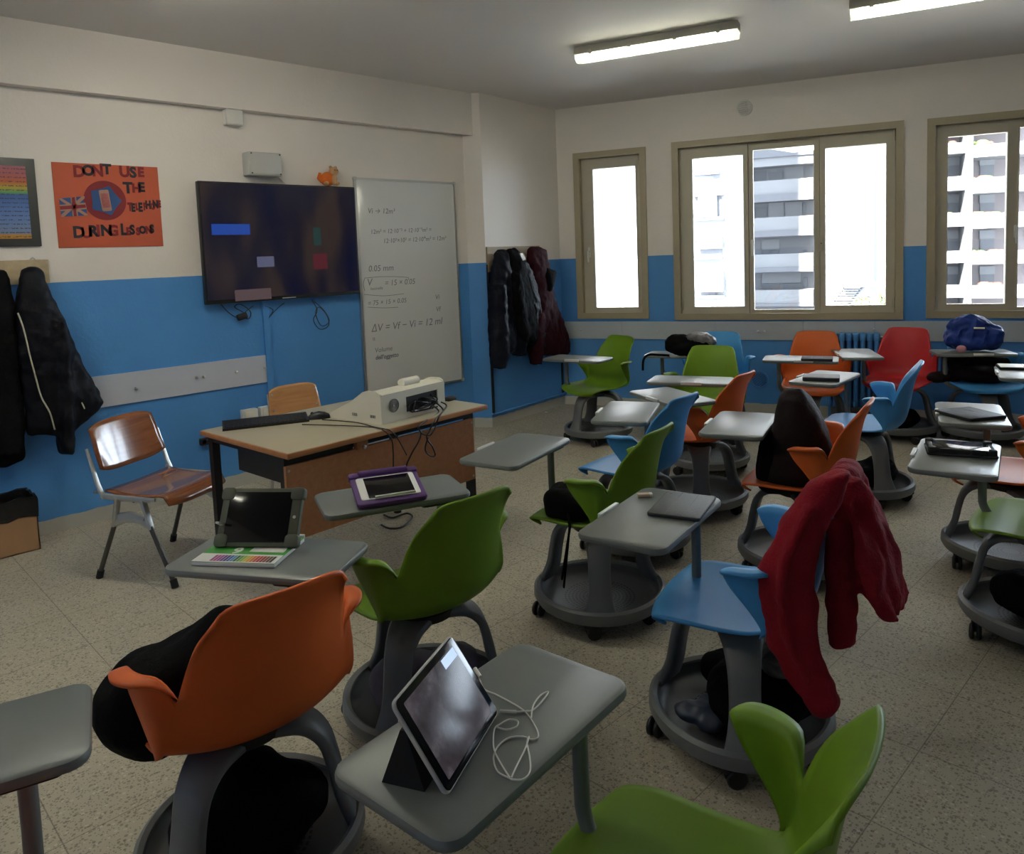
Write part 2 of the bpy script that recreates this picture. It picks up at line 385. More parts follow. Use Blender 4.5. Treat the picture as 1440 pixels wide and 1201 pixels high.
for k, (a, b, c, d) in enumerate(WIN):
    mb = MB(); frame(mb, a, b, c, d, .062, -.022, .0); frame4(mb, (a+.03, b-.03, c+.03, d-.03), (a+.06, b-.06, c+.055, d-.06), 0, .15)
    w = struct(mb.build('window_%d' % (k+1), M['casing'])); w.matrix_world = MB_
    ps = panes[k]; n = len(ps)
    A0, B0 = a+.06, b-.06
    cuts = [A0]+[(ps[i][1]+ps[i+1][0])/2 for i in range(n-1)]+[B0]
    for i, (e, f_, g, h) in enumerate(ps):
        fixed = (n > 1 and i == 1)
        mb = MB(); y0 = DEP-.03 if not fixed else DEP-.012
        frame4(mb, (cuts[i]+.0015, cuts[i+1]-.0015, c+.055, d-.06), (e, f_, g, h), y0, DEP+.035)
        frame(mb, e-.012, f_+.012, g-.012, h+.012, .012, y0-.006, y0)
        sh = mb.build('window_sash', M['sash'], w)
        MB().box((e-.004, DEP, g-.004), (f_+.004, DEP+.006, h+.004)).build('window_pane', M['glass'], sh)
        if not fixed:
            hx = cuts[i] if i else cuts[i+1]
            for zz in (c+.10, d-.16):
                MB().lathe([(.009, zz), (.009, zz+.09)], 10, T3(A0+.012 if i == 0 and n > 1 else B0-.012, y0-.008, 0)).build('window_hinge', M['sash'], sh)
    for cu in cuts[1:-1]: MB().box((cu-.03, DEP+.036, c+.055), (cu+.03, DEP+.060, d-.06)).build('mullion', M['casing'], w)
    for hu, hz in hand[k]:
        X = T3(hu, DEP-.03, hz)
        mb = MB(); mb.slab(.028, .11, 0, .012, .01, .003, X @ RX(PI/2)); mb.tube([(0, -.01, .01), (0, -.045, .01)], .009, 10, X)
        mb.tube([(0, -.045, .012), (0, -.05, -.03), (0, -.048, -.10)], [.010, .011, .009], 10, X)
        mb.build('window_handle', M['white'], w)
# latch plate on the middle window
mb = MB(); mb.slab(.03, .13, 0, .012, .006, .002, T3(2.505, DEP-.032, 1.60) @ RX(PI/2)); wl = mb.build('latch_plate', M['sash'], bpy.data.objects['window_2'])
MB().lathe([(.006, 0), (.006, .004)], 12, T3(2.505, DEP-.044, 1.605) @ RX(PI/2)).build('keyhole', M['black'], wl)

# protective bands, pipes and edge strips
def knob(mb, X, r=.011): mb.lathe([(r*.6, 0), (r*.7, .004), (r, .010), (r*.9, .018), (r*.4, .021)], 14, X)
mb = MB(); zz = (.708, .886); us = [-.03, .62, 1.55, 2.35, 2.95, 3.75, 4.55, 5.4, 6.4, 9, 11.9]
for a, b in zip(us, us[1:]): mb.box((a+.0015, -.014, zz[0]), (b-.0015, 0, zz[1]))
o = struct(mb.build('trim_2', M['rail'])); o.matrix_world = MB_
for u, v in [(809, 464), (817, 464), (924, 466), (1066, 466), (1075, 466), (1229, 463)]:
    mb = MB(); q = pb(u, v, .015); knob(mb, T3(q[0], -.014, q[1]) @ RX(PI/2)); mb.build('knob', M['steel'], o)
mb = MB(); mb.box((.0, .30, .735), (.013, 2.585, .937))
o = struct(mb.build('trim_3', M['rail2']))
for u, v in [(191, 546), (276, 531), (286, 530), (332, 523), (371, 517)]:
    mb = MB(); q = pa(u, v, .015); knob(mb, T3(.013, q.y, q.z) @ RY(PI/2)); mb.build('knob', M['steel'], o)
mb = MB(); mb.box((.78, 0, .71), (EL-.002, .014, .887)); o = struct(mb.build('trim_4', M['rail'])); o.matrix_world = MC_
mb = MB(); mb.box((.004, 0, .12), (.026, .016, 1.53)); o = struct(mb.build('trim_5', M['black'])); o.matrix_world = MC_
mb = MB(); mb.box((EL-.05, 0, .12), (EL-.028, .014, .70)); o = struct(mb.build('trim_6', M['black'])); o.matrix_world = MC_
mb = MB(); mb.tube([(.02, 4.69, .125), (.135, 4.755, .125), (.148, 4.80, .125), (-.005, 5.95, .125)], .011, 8); struct(mb.build('trim_7', M['trimblue']))
mb = MB(); mb.box((0, 2.585, .50), (.022, 2.632, 1.36)); struct(mb.build('trim_8', M['trimblue']))   # cable duct under the television

# round wall vents
q = pb(1047, 152)
t = MB(); t.lathe([(.073, 0), (.073, .012), (.066, .016), (.060, .012)], 36)
v = tag(t.build('wall_vent', M['white']), 'round grey ventilation grille high above the wide window', 'vent'); v.matrix_world = MB_ @ T3(q[0], 0, q[1]) @ RX(PI/2)
t = MB(); t.lathe([(.060, .002), (.060, .006)], 36)
for k in range(-5, 6): t.box((-math.sqrt(.06**2-(k*.0105)**2), k*.0105-.002, .006), (math.sqrt(.06**2-(k*.0105)**2), k*.0105+.002, .012))
t.build('grille', mat('vent_brown', (.07, .06, .05), .7), v)
q = pb(1068, 534)
t = MB(); t.lathe([(.085, 0), (.085, .008), (.070, .010), (.068, .004)], 36)
v = tag(t.build('wall_vent', M['trimblue']), 'round blue painted vent with slanted slats low on the window wall', 'vent'); v.matrix_world = MB_ @ T3(q[0], 0, q[1]) @ RX(PI/2)
t = MB(); t.lathe([(.068, .001), (.068, .003)], 36); X = RZ(R(40))
for k in range(-3, 4): ww = math.sqrt(.066**2-(k*.018)**2); t.box((-ww, k*.018-.004, .003), (ww, k*.018+.004, .010), X)
t.build('grille', mat('vent_shadow_blue', (.05, .17, .38), .5), v)

# radiator under the wide window
a = pb(1163, 470, .12)[0]
rad = thing('radiator', (MB_ @ Vector((a+.21, -.10, .12))), AB, 'blue painted column radiator below the wide window, between the orange and red chairs', 'radiator')
for k in range(8):
    t = MB(); x = (k-3.5)*.056
    for yy in (-.045, 0, .045): t.tube([(x, yy, .0), (x, yy, .06), (x, yy, .62), (x, yy, .66)], [.012, .019, .019, .012], 8)
    t.slab(.05, .14, .60, .67, .02, .01, T3(x, 0, 0)); t.slab(.05, .14, .0, .06, .02, .01, T3(x, 0, 0))
    t.build('radiator_section', M['trimblue'], rad)
t = MB(); t.tube([(.22, 0, .63), (.30, 0, .63), (.30, .07, .63)], .012, 10); t.lathe([(.02, 0), (.024, .01), (.024, .05), (.018, .06)], 14, T3(.30, -.03, .63) @ RX(PI/2)); t.build('radiator_valve', M['steel'], rad)
for sx in (-.19, .19):
    MB().box((sx-.012, -.05, -.12), (sx+.012, .05, .0)).build('foot', M['trimblue'], rad)

# ------------------------------------------------------------------ ceiling lamps
M['diffuser'], t_, b_ = newmat('lamp_cover')
b_.inputs['Base Color'].default_value = (.9, .92, .82, 1); b_.inputs['Roughness'].default_value = .25; b_.inputs['Alpha'].default_value = .42
M['lamphouse'] = mat('lamp_housing', (.50, .48, .40), .5)
def lamp(x, y, ang, label, tube='tube'):
    L = thing('ceiling_light', (x, y, CEIL), ang, label, 'ceiling light', 'tube lamps on the ceiling')
    n = .575
    def prof(pts, x0, x1): return MB().rings([[(x0, yy, zz) for yy, zz in pts], [(x1, yy, zz) for yy, zz in pts]])
    prof([(-.045, 0), (.045, 0), (.066, -.05), (.066, -.058), (-.066, -.058), (-.066, -.05)], -n, n).build('housing', M['lamphouse'], L)
    prof([(-.062, -.0585), (.062, -.0585), (.055, -.088), (.030, -.105), (-.030, -.105), (-.055, -.088)], -n+.005, n-.005).build('lamp_cover', M['diffuser'], L)
    for yy in (-.026, .026):
        MB().tube([(-n+.05, yy, -.078), (n-.05, yy, -.078)], .013, 12).build('lamp_tube', M[tube], L)
    for sx in (-.45, -.16, .16, .45):
        for s in (-1, 1): MB().box((sx-.012, s*.066-.004, -.068), (sx+.012, s*.066+.004, -.035)).build('cover_clip', M['lamphouse'], L)
la = R(19.5)
lamp(1.62+.575*math.cos(la), 4.36+.575*math.sin(la), la, 'lit double tube ceiling lamp over the corner by the narrow window')
lamp(3.34+.575*math.cos(la), 4.955+.575*math.sin(la), la, 'lit double tube ceiling lamp over the wide window, cut by the photo edge')
lamp(1.72, 1.55, la, 'unseen double tube lamp added to brighten the left wall', 'tube_added')  # lamp added out of view to lift the left wall
lamp(2.2, -.90, la, 'unseen double tube lamp behind the camera, added to brighten the left side', 'tube_added')  # second added lamp, unseen, fills the left wall and floor

# ------------------------------------------------------------------ student chairs with a swivelling tablet table
ZT = .725; TL, TD = .545, .300
PROF = cat_rom([(.250, .418, .165, 0, 0), (.243, .447, .205, 0, .004), (.150, .462, .240, 0, .010), (.020, .456, .246, 0, .016), (-.085, .450, .244, .0, .030), (-.165, .460, .232, .020, .046),
                (-.222, .505, .222, .060, .040), (-.248, .585, .214, .085, .014), (-.264, .680, .200, .075, 0), (-.286, .780, .183, .050, 0), (-.325, .868, .160, .024, 0)], 60)
def shell_pt(u, v):                       # u -1..1 across, v 0..1 from the seat's front lip to the top of the back
    t = max(0, min(.9999, v))*60; k = int(t); f = t-k
    y, z, w, cy_, cz = [a*(1-f)+b*f for a, b in zip(PROF[k], PROF[k+1])]
    a = abs(u); y2 = y+cy_*a**2.2; z2 = z+cz*a**2.5
    if v < .16: y2 -= .060*(1-v/.16)*a**3
    if v > .82: z2 -= .040*((v-.82)/.18)**1.3*(1-math.sqrt(max(0, 1-a**6)))
    return (w*u, y2, z2)
def sst(x): x = max(0, min(1, x)); return x*x*(3-2*x)
NV, A0, A1 = 56, 26, 41
def wing(s):                              # side wing: carries the curve of the back on round to the front, top edge turned outwards
    NA, rows = 16, []
    lv = [(j, 0) for j in range(A0, A1+1)]+[(A1, g) for g in (.3, .65, 1)]
    for j, g in lv:
        v = j/NV; tt = (j-A0)/(A1-A0); S = Vector(shell_pt(1, v)); S2 = Vector(shell_pt(1-1/14, v)); d = S-S2
        f0 = math.atan2(d.y, d.x); e = .025+.150*tt**1.2; x = y = 0; phi = f0; row = []
        for k in range(NA+1):
            a = k/NA
            if k:
                phi = f0+(R(94)-f0)*sst((a-.5/NA)*1.2); x += math.cos(phi)/NA; y += math.sin(phi)/NA
            p = S+Vector((e*x+.016*tt*a, e*y, tt*(.062*(1-(1-min(1, a*3.2))**2))-.02*a*(1-tt)))
            if a > .75: p.z -= .014*((a-.75)/.25)**2*tt
            if g:
                fl_ = sst(a*3.5)*math.sqrt(max(0, 1-max(0, (a-.6)/.42)**2))
                p += Vector((math.sin(phi), -math.cos(phi)*.4, -.05*g))*(.046*fl_*g)
            row.append((s*p.x, p.y, p.z))
        rows.append(row)
    return rows
def thick(o, t=.009):
    m = o.modifiers.new('thickness', 'SOLIDIFY'); m.thickness = t; m.offset = 0; m.use_quality_normals = True
    return o
ME = {}
b = MB(); b.grid(lambda i, j: shell_pt(2*i-1, j), 28, NV)
for s_ in (1, -1):
    rw = wing(s_); b.grid(lambda i, j: rw[round(j*(len(rw)-1))][round(i*16)], 16, len(rw)-1)
me_ = bpy.data.meshes.new('seat_shell'); me_.from_pydata(b.v, [], b.f); bm_ = bmesh.new(); bm_.from_mesh(me_)
bmesh.ops.remove_doubles(bm_, verts=bm_.verts, dist=.0006); bmesh.ops.recalc_face_normals(bm_, faces=bm_.faces); bm_.to_mesh(me_); bm_.free()
me_.polygons.foreach_set('use_smooth', [True]*len(me_.polygons)); me_.materials.append(M['green']); ME['seat_shell'] = me_
b = MB(); b.lathe([(.05, .385), (.11, .39), (.115, .418), (.09, .432), (.07, .448), (.04, .452)], 32); ME['hub'] = b.mesh('swivel_hub', M['black'])
LEGP = cat_rom([(.02, .395), (.09, .398), (.155, .382), (.200, .335), (.222, .260), (.238, .180), (.268, .105)], 22)
LEGW = [c[0] for c in cat_rom([(.15,), (.14,), (.115,), (.098,), (.092,), (.100,), (.135,)], 22)]
b = MB(); b.strap(LEGP, LEGW, .030); ME['leg'] = b.mesh('leg', M['basegrey'], 50)
b = MB(); b.lathe([(.262, .098), (.266, .120), (.279, .128), (.292, .118), (.294, .088), (.284, .070), (.262, .066), (.255, .078)], 64, close=True, wob=.018); ME['ring'] = b.mesh('base_ring', M['basegrey'])
b = MB(); b.lathe([(.264, .112), (.254, .086), (.235, .074), (.12, .068), (.0005, .068)], 64, wob=.018, cap=False)
b.lathe([(.266, .100), (.256, .074), (.235, .062), (.12, .056), (.0005, .056)], 64, wob=.018, cap=False); ME['tray'] = b.mesh('storage_tray', M['traydark'])
b = MB(); b.lathe([(.012, .045), (.018, .05), (.018, .068), (.010, .072)], 14); b.tube([(0, 0, .056), (.024, 0, .034)], .011, 8); ME['fork'] = b.mesh('caster', M['black'])
b = MB()
for s in (-1, 1): b.lathe([(.008, 0), (.027, .0015), (.031, .006), (.031, .013), (.026, .017), (.010, .017)], 20, T3(.024, s*.0035-(.017 if s < 0 else 0), .031) @ RX(PI/2) @ T3(0, 0, 0 if s < 0 else -.017) if 0 else T3(.024, .0215 if s > 0 else -.0045, .031) @ RX(PI/2))
ME['wheel'] = b.mesh('wheel', M['black'])
b = MB(); b.slab(TL, TD, -.024, 0, .042, .009, n=7); ME['tabletop'] = b.mesh('tabletop', M['table'], 30)
b = MB(); b.slab(.135, .016, -.012, .007, .005, .002, T3(-.03, TD/2-.001, 0)); ME['clip'] = b.mesh('edge_clip', M['clip'])
b = MB(); b.slab(.15, .10, -.036, -.0235, .02, .003, T3(.155, -.08, 0)); ME['plate'] = b.mesh('mounting_plate', M['black'])
def child(name, me, parent, m=None):
    o = bpy.data.objects.new(name, me); COL.objects.link(o); o.parent = parent
    if m: o.material_slots[0].link = 'OBJECT'; o.material_slots[0].material = m
    return o
TABLES = {}
def student_chair(color, bx, by, face, tab, label, brot=0, tub=True, tilt=0):
    root = thing('student_chair', (bx, by, 0), R(face-90), label, 'student chair', 'swivel chairs with tablet tables')
    m = M[color]
    thick(child('seat_shell', ME['seat_shell'], root, m), .009)
    child('swivel_hub', ME['hub'], root)
    for i in range(3):
        l = child('leg', ME['leg'], root); l.rotation_euler.z = R(90+brot+120*i)
    for nm in ('ring', 'tray'):
        o = child({'ring': 'base_ring', 'tray': 'storage_tray'}[nm], ME[nm], root); o.rotation_euler.z = R(90+brot)
    for i in range(5):
        a = R(90+brot+36+72*i); o = child('caster', ME['fork'], root); o.location = (.262*math.cos(a), .262*math.sin(a), 0); o.rotation_euler.z = a+1.0+i
        child('wheel', ME['wheel'], o)
    if tab:
        tx, ty, ta = tab
        T = Matrix.Translation((tx, ty, ZT)) @ RZ(R(ta)); L = root_matrix(bx, by, face).inverted() @ T
        tt = child('tabletop', ME['tabletop'], root); tt.location = L.translation; tt.rotation_euler.z = R(ta-(face-90))
        child('edge_clip', ME['clip'], tt); child('mounting_plate', ME['plate'], tt)
        p = L @ Vector((.165, -.085, -.030)); q = Vector((p.x, p.y, 0)); d = q.normalized()
        zl = .424; pts = [p, Vector((p.x, p.y, zl+.16))]
        for k in range(1, 8):
            a = k/8*PI/2; pts.append(Vector((p.x, p.y, 0))-d*(.09*(1-math.cos(a)))+Vector((0, 0, zl+.09*(1-math.sin(a)))))
        pts += [Vector((p.x, p.y, zl))-d*.09, d*.085+Vector((0, 0, zl))]
        if q.length > .22: MB().tube(pts, .0165, 14).build('table_arm', M['tablegrey'], root)
        else: MB().tube([p, Vector((p.x, p.y, .40))], .0165, 14).build('table_arm', M['tablegrey'], root)
    return root
def root_matrix(x, y, face): return Matrix.Translation((x, y, 0)) @ RZ(R(face-90))
CH = [  # colour, base x, base y, facing, table (x, y, angle), label, base turn
 ('orange', 3.40, .79, 178, (3.15, 1.01, 31.6), 'orange student chair seen from behind, notebook and dark tablet on its table', 0),
 ('green', 3.24, 1.51, 179, (2.95, 1.61, 68.4), 'green student chair seen from behind, purple cased tablet on its table', 0),
 ('green', 3.19, 2.53, 190, (2.86, 2.37, 104.4), 'green student chair whose empty grey table reaches towards the wooden desk', 0),
 ('sky', 2.89, 3.22, 184, (2.78, 3.31, 116.6), 'blue student chair seen from behind, between the green one and the orange one', 0),
 ('orange', 2.80, 4.00, 185, (2.73, 3.82, 156.), 'orange student chair right behind the blue chair back, over an empty round tray', 0),
 ('sky', 4.08, 2.15, 197, (3.84, 2.03, 101.3), 'light blue student chair with a red jacket over its back', -14),
 ('green', 1.21, 4.98, 262, (1.16, 4.80, 189.9), 'green student chair alone in the corner beside the hanging coats', 0),
 ('sky', 1.97, 5.62, 290, (1.75, 5.42, 200.), 'blue student chair by the window wall, black backpack on its table', 0),
 ('green', 2.41, 4.75, 292, (2.52, 4.37, 201.5), 'green student chair facing the room, standing before the blue one with the backpack', 0),
 ('orange', 2.66, 5.98, 291, (2.70, 5.64, 201.4), 'orange student chair in front of the radiator, black notebook on its table', 0),
 ('red', 3.12, 6.51, 275, (2.94, 6.12, 121.5), 'red student chair under the wide window', 0),
 ('sky', 3.66, 6.75, 299, (3.63, 6.59, 211.4), 'blue student chair under the last window, blue backpack on its table', 0),
 ('orange', 3.66, 3.52, 192, (3.41, 3.40, 107.9), 'orange student chair with a large dark backpack on its seat', 0),
 ('sky', 3.48, 4.82, 196, (3.20, 4.91, 93.9), 'blue student chair seen side on in front of the red chair', 0),
 ('orange', 4.40, 4.21, 190, (4.21, 4.25, 108.1), 'orange student chair at the right whose table carries a closed black tablet laid askew', 0),
 ('green', 4.66, 3.52, 186, (4.38, 3.37, 101.4), 'green student chair at the right edge, shining tablet in bumper case on its table', 0),
 ('green', 4.57, 1.02, 190, (4.26, .90, 96.2), 'green student chair nearest the camera, tablet and earphones on its table', 0),
 ('orange', 3.99, -.08, 164, (3.57, .12, 74.2), 'student chair of which only the empty grey table shows, lower left corner of the photo', 0),
 ('orange', 4.43, 5.79, 196, (4.14, 5.72, 106.1), 'orange student chair mostly beyond the right edge, keyboard cased tablet on its table', 0),
]
CHAIRS = [student_chair(c, x, y, f, t, l, b) for c, x, y, f, t, l, b in CH]

# ------------------------------------------------------------------ things on the left wall
def on_wall(y, z, x=0.0): return Matrix(((0, 0, 1, x), (1, 0, 0, y), (0, 1, 0, z), (0, 0, 0, 1)))     # local x along the wall, y up, z out
def wslab(name, y0, y1, z0, z1, x0, x1, m, parent=None, r=.004, bev=.002):
    b = MB(); b.slab(y1-y0, z1-z0, x0, x1, r, bev, on_wall((y0+y1)/2, (z0+z1)/2)); return b.build(name, m, parent)
# television
tv = thing('television', (0.045, 2.776, 1.344), 0, 'large black flat television on the left wall', 'television')
def tvp(b, name, m, parent=tv, X=T3(-.045, -2.776, -1.344)): b.v = [tuple(X @ Vector(p)) for p in b.v]; return b.build(name, m, parent)
b = MB(); b.slab(1.258, .854, .030, .072, .008, .004, on_wall(2.776, 1.771)); b.slab(.7, .5, .002, .031, .02, .004, on_wall(2.776, 1.72)); tvp(b, 'casing', M['black'])
m, t, bs = newmat('television_picture')
g = nd(t, 'ShaderNodeTexCoord'); mp = nd(t, 'ShaderNodeMapping'); mp.inputs['Scale'].default_value = (1, 3.2, 1.1); t.links.new(g.outputs['Object'], mp.inputs['Vector'])
n = nd(t, 'ShaderNodeTexNoise'); n.inputs['Scale'].default_value = 1.2; n.inputs['Detail'].default_value = 1; t.links.new(mp.outputs[0], n.inputs['Vector'])
rp = nd(t, 'ShaderNodeValToRGB'); t.links.new(n.outputs['Fac'], rp.inputs[0])
e = rp.color_ramp.elements; e[0].position = .36; e[0].color = (.006, .007, .030, 1); e[1].position = .66; e[1].color = (.050, .034, .030, 1)
q = rp.color_ramp.elements.new(.5); q.color = (.016, .013, .026, 1)
bs.inputs['Base Color'].default_value = (.004, .004, .005, 1); bs.inputs['Roughness'].default_value = .16
t.links.new(rp.outputs[0], bs.inputs['Emission Color']); bs.inputs['Emission Strength'].default_value = .55*GLOW
b = MB(); b.box((.0715, 2.160, 1.372), (.0728, 3.392, 2.186)); scr = tvp(b, 'screen', m)
def patch(px0, px1, col, s, m_=None):
    p, q = pa(*px0, .073), pa(*px1, .073); b = MB(); b.box((.0727, min(p.y, q.y), min(p.z, q.z)), (.0735, max(p.y, q.y), max(p.z, q.z)))
    return tvp(b, 'lit_panel', mat('screen_glow', (.01, .01, .01), .16, emis=col, es=s), scr)
patch((297, 315), (352, 330), (.014, .055, .30), .9); patch((361, 361), (386, 375), (.10, .105, .18), .8); patch((440, 357), (461, 378), (.12, .02, .03), .6)
patch((330, 408), (382, 420), (.10, .065, .07), .8); patch((440, 320), (452, 345), (.02, .05, .045), .7)
b = MB(); b.box((.0715, 2.72, 1.351), (.0735, 2.83, 1.358)); tvp(b, 'badge', M['greybox'])
def cable(name, pts, r, m, label, cat, ex=None, group=None):
    b = MB(); b.tube(cat_rom([tuple(p) for p in pts], max(12, len(pts)*8)), r, 6)
    if ex: ex(b)
    return tag(b.build(name, m), label, cat, group)
def wpx(l, x): return [pa(u, v, x if not isinstance(x, list) else x[i]) for i, (u, v) in enumerate(l)]
q = pa(340, 445, .03)
cable('cable', wpx([(310, 427), (322, 440), (335, 447), (342, 440), (330, 432), (338, 428), (352, 438), (350, 448), (340, 444), (356, 430)], .03), .0035, M['black'],
      'black adapter block dangling on loops of cable below the left half of the television', 'cable', lambda b: b.slab(.075, .045, -.015, .015, .01, .005, on_wall(q.y, q.z, .035) @ RZ(R(15))))
cable('cable', wpx([(400, 426), (392, 432), (384, 440), (378, 447), (384, 436), (372, 430)], .02), .003, M['blackmat'], 'short dark cable running from the television into the blue duct', 'cable')
cable('cable', wpx([(438, 421), (446, 436), (441, 450), (450, 463), (462, 458), (460, 444), (449, 432), (444, 441), (452, 458), (463, 452), (456, 437), (442, 424)], .028), .0032, M['black'],
      'coiled black cable hanging below the right half of the television', 'cable')
cable('cable', [pa(379, 480, .012), pa(381, 520, .012), pa(384, 545, .015), pa(390, 570, .02), pa(392, 590, .02)], .003, M['black'], 'thin dark cable beside the blue duct behind the desk', 'cable')
# plush toy on the television
ty = pa(456, 250, .05); toy = thing('plush_toy', (.052, 3.185, 2.199), 0, 'small orange and tan plush toy sitting on top of the television', 'toy')
def ball(mb, c, r, X=None, n=16):
    rx, ry, rz = r if isinstance(r, tuple) else (r, r, r); rs = []
    for i in range(1, n): a = PI*i/n; rs.append([(c[0]+rx*math.sin(a)*math.cos(2*PI*k/18), c[1]+ry*math.sin(a)*math.sin(2*PI*k/18), c[2]-rz*math.cos(a)) for k in range(18)])
    mb.rings(rs, X); return mb
b = MB(); ball(b, (0, -.01, .055), (.042, .060, .055)); b.build('body', M['toyorange'], toy)
b = MB(); ball(b, (.005, .045, .115), (.036, .038, .036)); ball(b, (.0, .022, .148), .012); ball(b, (0, .068, .147), .012); b.build('head', M['toytan'], toy)
b = MB(); ball(b, (.03, .03, .05), (.02, .025, .045)); ball(b, (.03, .055, .02), (.028, .018, .018)); ball(b, (.03, -.04, .018), (.028, .018, .016)); b.build('belly', M['toytan'], toy)
b = MB(); b.tube([(0, -.06, .03), (0, -.085, .06), (.01, -.08, .10)], [.012, .018, .010], 10); b.build('tail', M['toyorange'], toy)
b = MB(); ball(b, (.040, .035, .122), .004); ball(b, (.040, .056, .122), .004); b.build('eyes', M['black'], toy)
# junction boxes
b1 = tag(wslab('junction_box', 2.512, 2.765, 2.252, 2.418, 0, .105, M['greybox'], None, .008, .004), 'grey junction box on the wall right above the television', 'junction box')
b = MB(); b.slab(.236, .150, .105, .112, .008, .003, on_wall(2.6385, 2.335)); b.build('lid', M['greybox'], b1)
for y, z in ((2.53, 2.265), (2.75, 2.265), (2.53, 2.405), (2.75, 2.405)): MB().lathe([(.006, 0), (.005, .003)], 10, on_wall(y, z, .112)).build('screw', M['darkmetal'], b1)
b = MB(); b.tube(wpx([(383, 240), (392, 250), (401, 258)], .01), .003, 6); b.build('lead', M['white'], b1)
b2 = tag(wslab('junction_box', 2.388, 2.515, 2.600, 2.712, 0, .06, M['white'], None, .01, .005), 'small white junction box just under the ceiling beam', 'junction box')
b = MB(); b.slab(.112, .100, .06, .066, .008, .003, on_wall(2.4515, 2.656)); b.build('lid', M['white'], b2)
# whiteboard
wbx = tag(wslab('whiteboard', 3.452, 4.490, .485, 2.272, .004, .016, M['whiteboard'], None, .004, .001), 'tall whiteboard covered in handwritten formulas', 'whiteboard')
b = MB(); fr = [(3.436, 3.456, .47, 2.284), (4.486, 4.503, .47, 2.284), (3.456, 4.486, .47, .488), (3.456, 4.486, 2.266, 2.284)]
for a, c, d, e_ in fr: b.box((0, a, d), (.022, c, e_))
b.build('frame', M['alu'], wbx)
for y, z in ((3.446, .48), (4.495, .48), (3.446, 2.274), (4.495, 2.274)): b = MB(); b.slab(.030, .030, 0, .025, .008, .003, on_wall(y, z)); b.build('corner_cap', M['greybox'], wbx)
def wl(body, px, size, m=M['ink'], x=.0165, shear=.15, name='handwriting', parent=wbx, rot=0, bold=0, into=None, sx=1):
    p = pa(*px, x); return txt(name, body, size, on_wall(p.y, p.z, x) @ RZ(R(rot)) @ Matrix.Diagonal((sx, 1, 1, 1)), m, parent, .0003, 'LEFT', shear, bold, into)
wl('Vi \u2192 12m\u00b3', (517, 300), .062); wl('12m\u00b2 = 12\u00b710\u207b\u00b2 + 12\u00b710\u207b\u00b2m\u00b2 =', (521, 329), .052, rot=1.5); wl('12\u00b710\u00b2\u00d710\u00b2 = 12\u00b710\u2074m\u00b2 = 12m\u00b3', (539, 342), .054, rot=1.5)
wl('0.05 mm', (518, 382), .072); wl('V', (516, 402), .085); wl('bacinella', (521, 408), .036); wl('= 15 \u00d7 0.05', (541, 402), .068); wl('= 75 \u00d7 15 \u00d7 0.05', (517, 430), .058)
wl('\u0394V = Vf \u2212 Vi = 12 ml', (522, 467), .088, shear=.2); wl('=', (529, 480), .06, rot=90); wl('Volume', (527, 496), .058); wl('dell\u2019oggetto', (528, 506), .05, bold=.0014); wl('Vi', (612, 421), .06); wl('Vf', (613, 438), .06)
b = MB()
for l in ([(513, 391), (540, 389), (572, 390), (574, 394)], [(512, 414), (540, 416), (568, 413)], [(517, 432), (540, 433), (560, 432)], [(513, 391), (511, 400), (513, 409)]): b.tube(cat_rom([tuple(p) for p in wpx(l, .0165)], 14), .0022, 5)
b.build('underline', M['ink'], wbx)
# poster
po = tag(wslab('poster', 1.288, 1.914, 1.758, 2.283, .002, .004, M['poster'], None, .001, .0005), 'orange hand made poster reading do not use the telephone during lessons', 'poster')
LET = {'posterink': MB(), 'posterred': MB()}
def pl(body, u, v, size, m, rot=0): wl(body, (u, v), size*1.18, M[m], .0046, 0, 'lettering', po, rot, .0045, LET[m], .66 if u > 176 and (v > 285 and v < 300) else .8 if v > 300 and u > 165 else .95)
K, RD = 'posterink', 'posterred'
for body, u, v, s, m in (('D', 103, 248, .082, RD), ('O', 116, 246, .075, K), ('N', 130, 247, .075, RD), ("'", 141, 244, .07, RD), ('T', 145, 244, .072, K), ('U', 168, 248, .082, RD), ('S', 183, 249, .078, K), ('E', 194, 248, .070, RD),
                         ('T', 174, 271, .082, K), ('H', 186, 270, .066, RD), ('E', 195, 269, .070, K), ('T', 180, 296, .060, RD), ('E', 185, 297, .060, K), ('L', 191, 295, .05, RD), ('E', 195, 297, .066, K), ('P', 202, 295, .055, RD), ('H', 205, 293, .060, K), ('O', 212, 294, .045, RD), ('N', 215, 292, .058, K), ('E', 222, 291, .05, RD),
                         ('D', 103, 334, .082, K), ('U', 115, 334, .075, RD), ('R', 125, 332, .080, K), ('I', 136, 331, .08, RD), ('N', 142, 331, .080, K), ('G', 152, 331, .078, RD), ('L', 170, 330, .084, K), ('E', 178, 330, .055, RD), ('S', 183, 329, .070, K), ('S', 192, 330, .055, RD), ('O', 196, 328, .055, K), ('N', 205, 328, .055, RD), ('S', 211, 327, .062, K)): pl(body, u, v, s, m)
for m_, b in LET.items(): b.build('lettering', M[m_], po, 30)['label'] = 'black letters' if m_ == 'posterink' else 'red letters'
def wq(px, x0, x1, m, name, parent):     # flat cut-out from photo corners on the wall
    pts = wpx(px, x0); b = MB(); n = len(pts); b.rings([[tuple(p) for p in pts], [(x1, p.y, p.z) for p in pts]]); return b.build(name, m, parent)
c0 = pa(148, 282, .0045)
b = MB(); b.lathe([(.125, 0), (.125, .0010)], 48, on_wall(c0.y, c0.z, .0042)); b.build('red_disc', M['posterred'], po)
b = MB(); b.lathe([(.085, 0), (.085, .0010)], 15, wob=.16, wn=5, X= on_wall(c0.y, c0.z, .0054)); b.build('blue_shape', M['posterblue'], po)
b = MB(); b.slab(.058, .135, 0, .0012, .010, .0003, on_wall(c0.y, c0.z, .0066) @ RZ(R(6))); ph = b.build('paper_phone', M['posterwhite'], po)
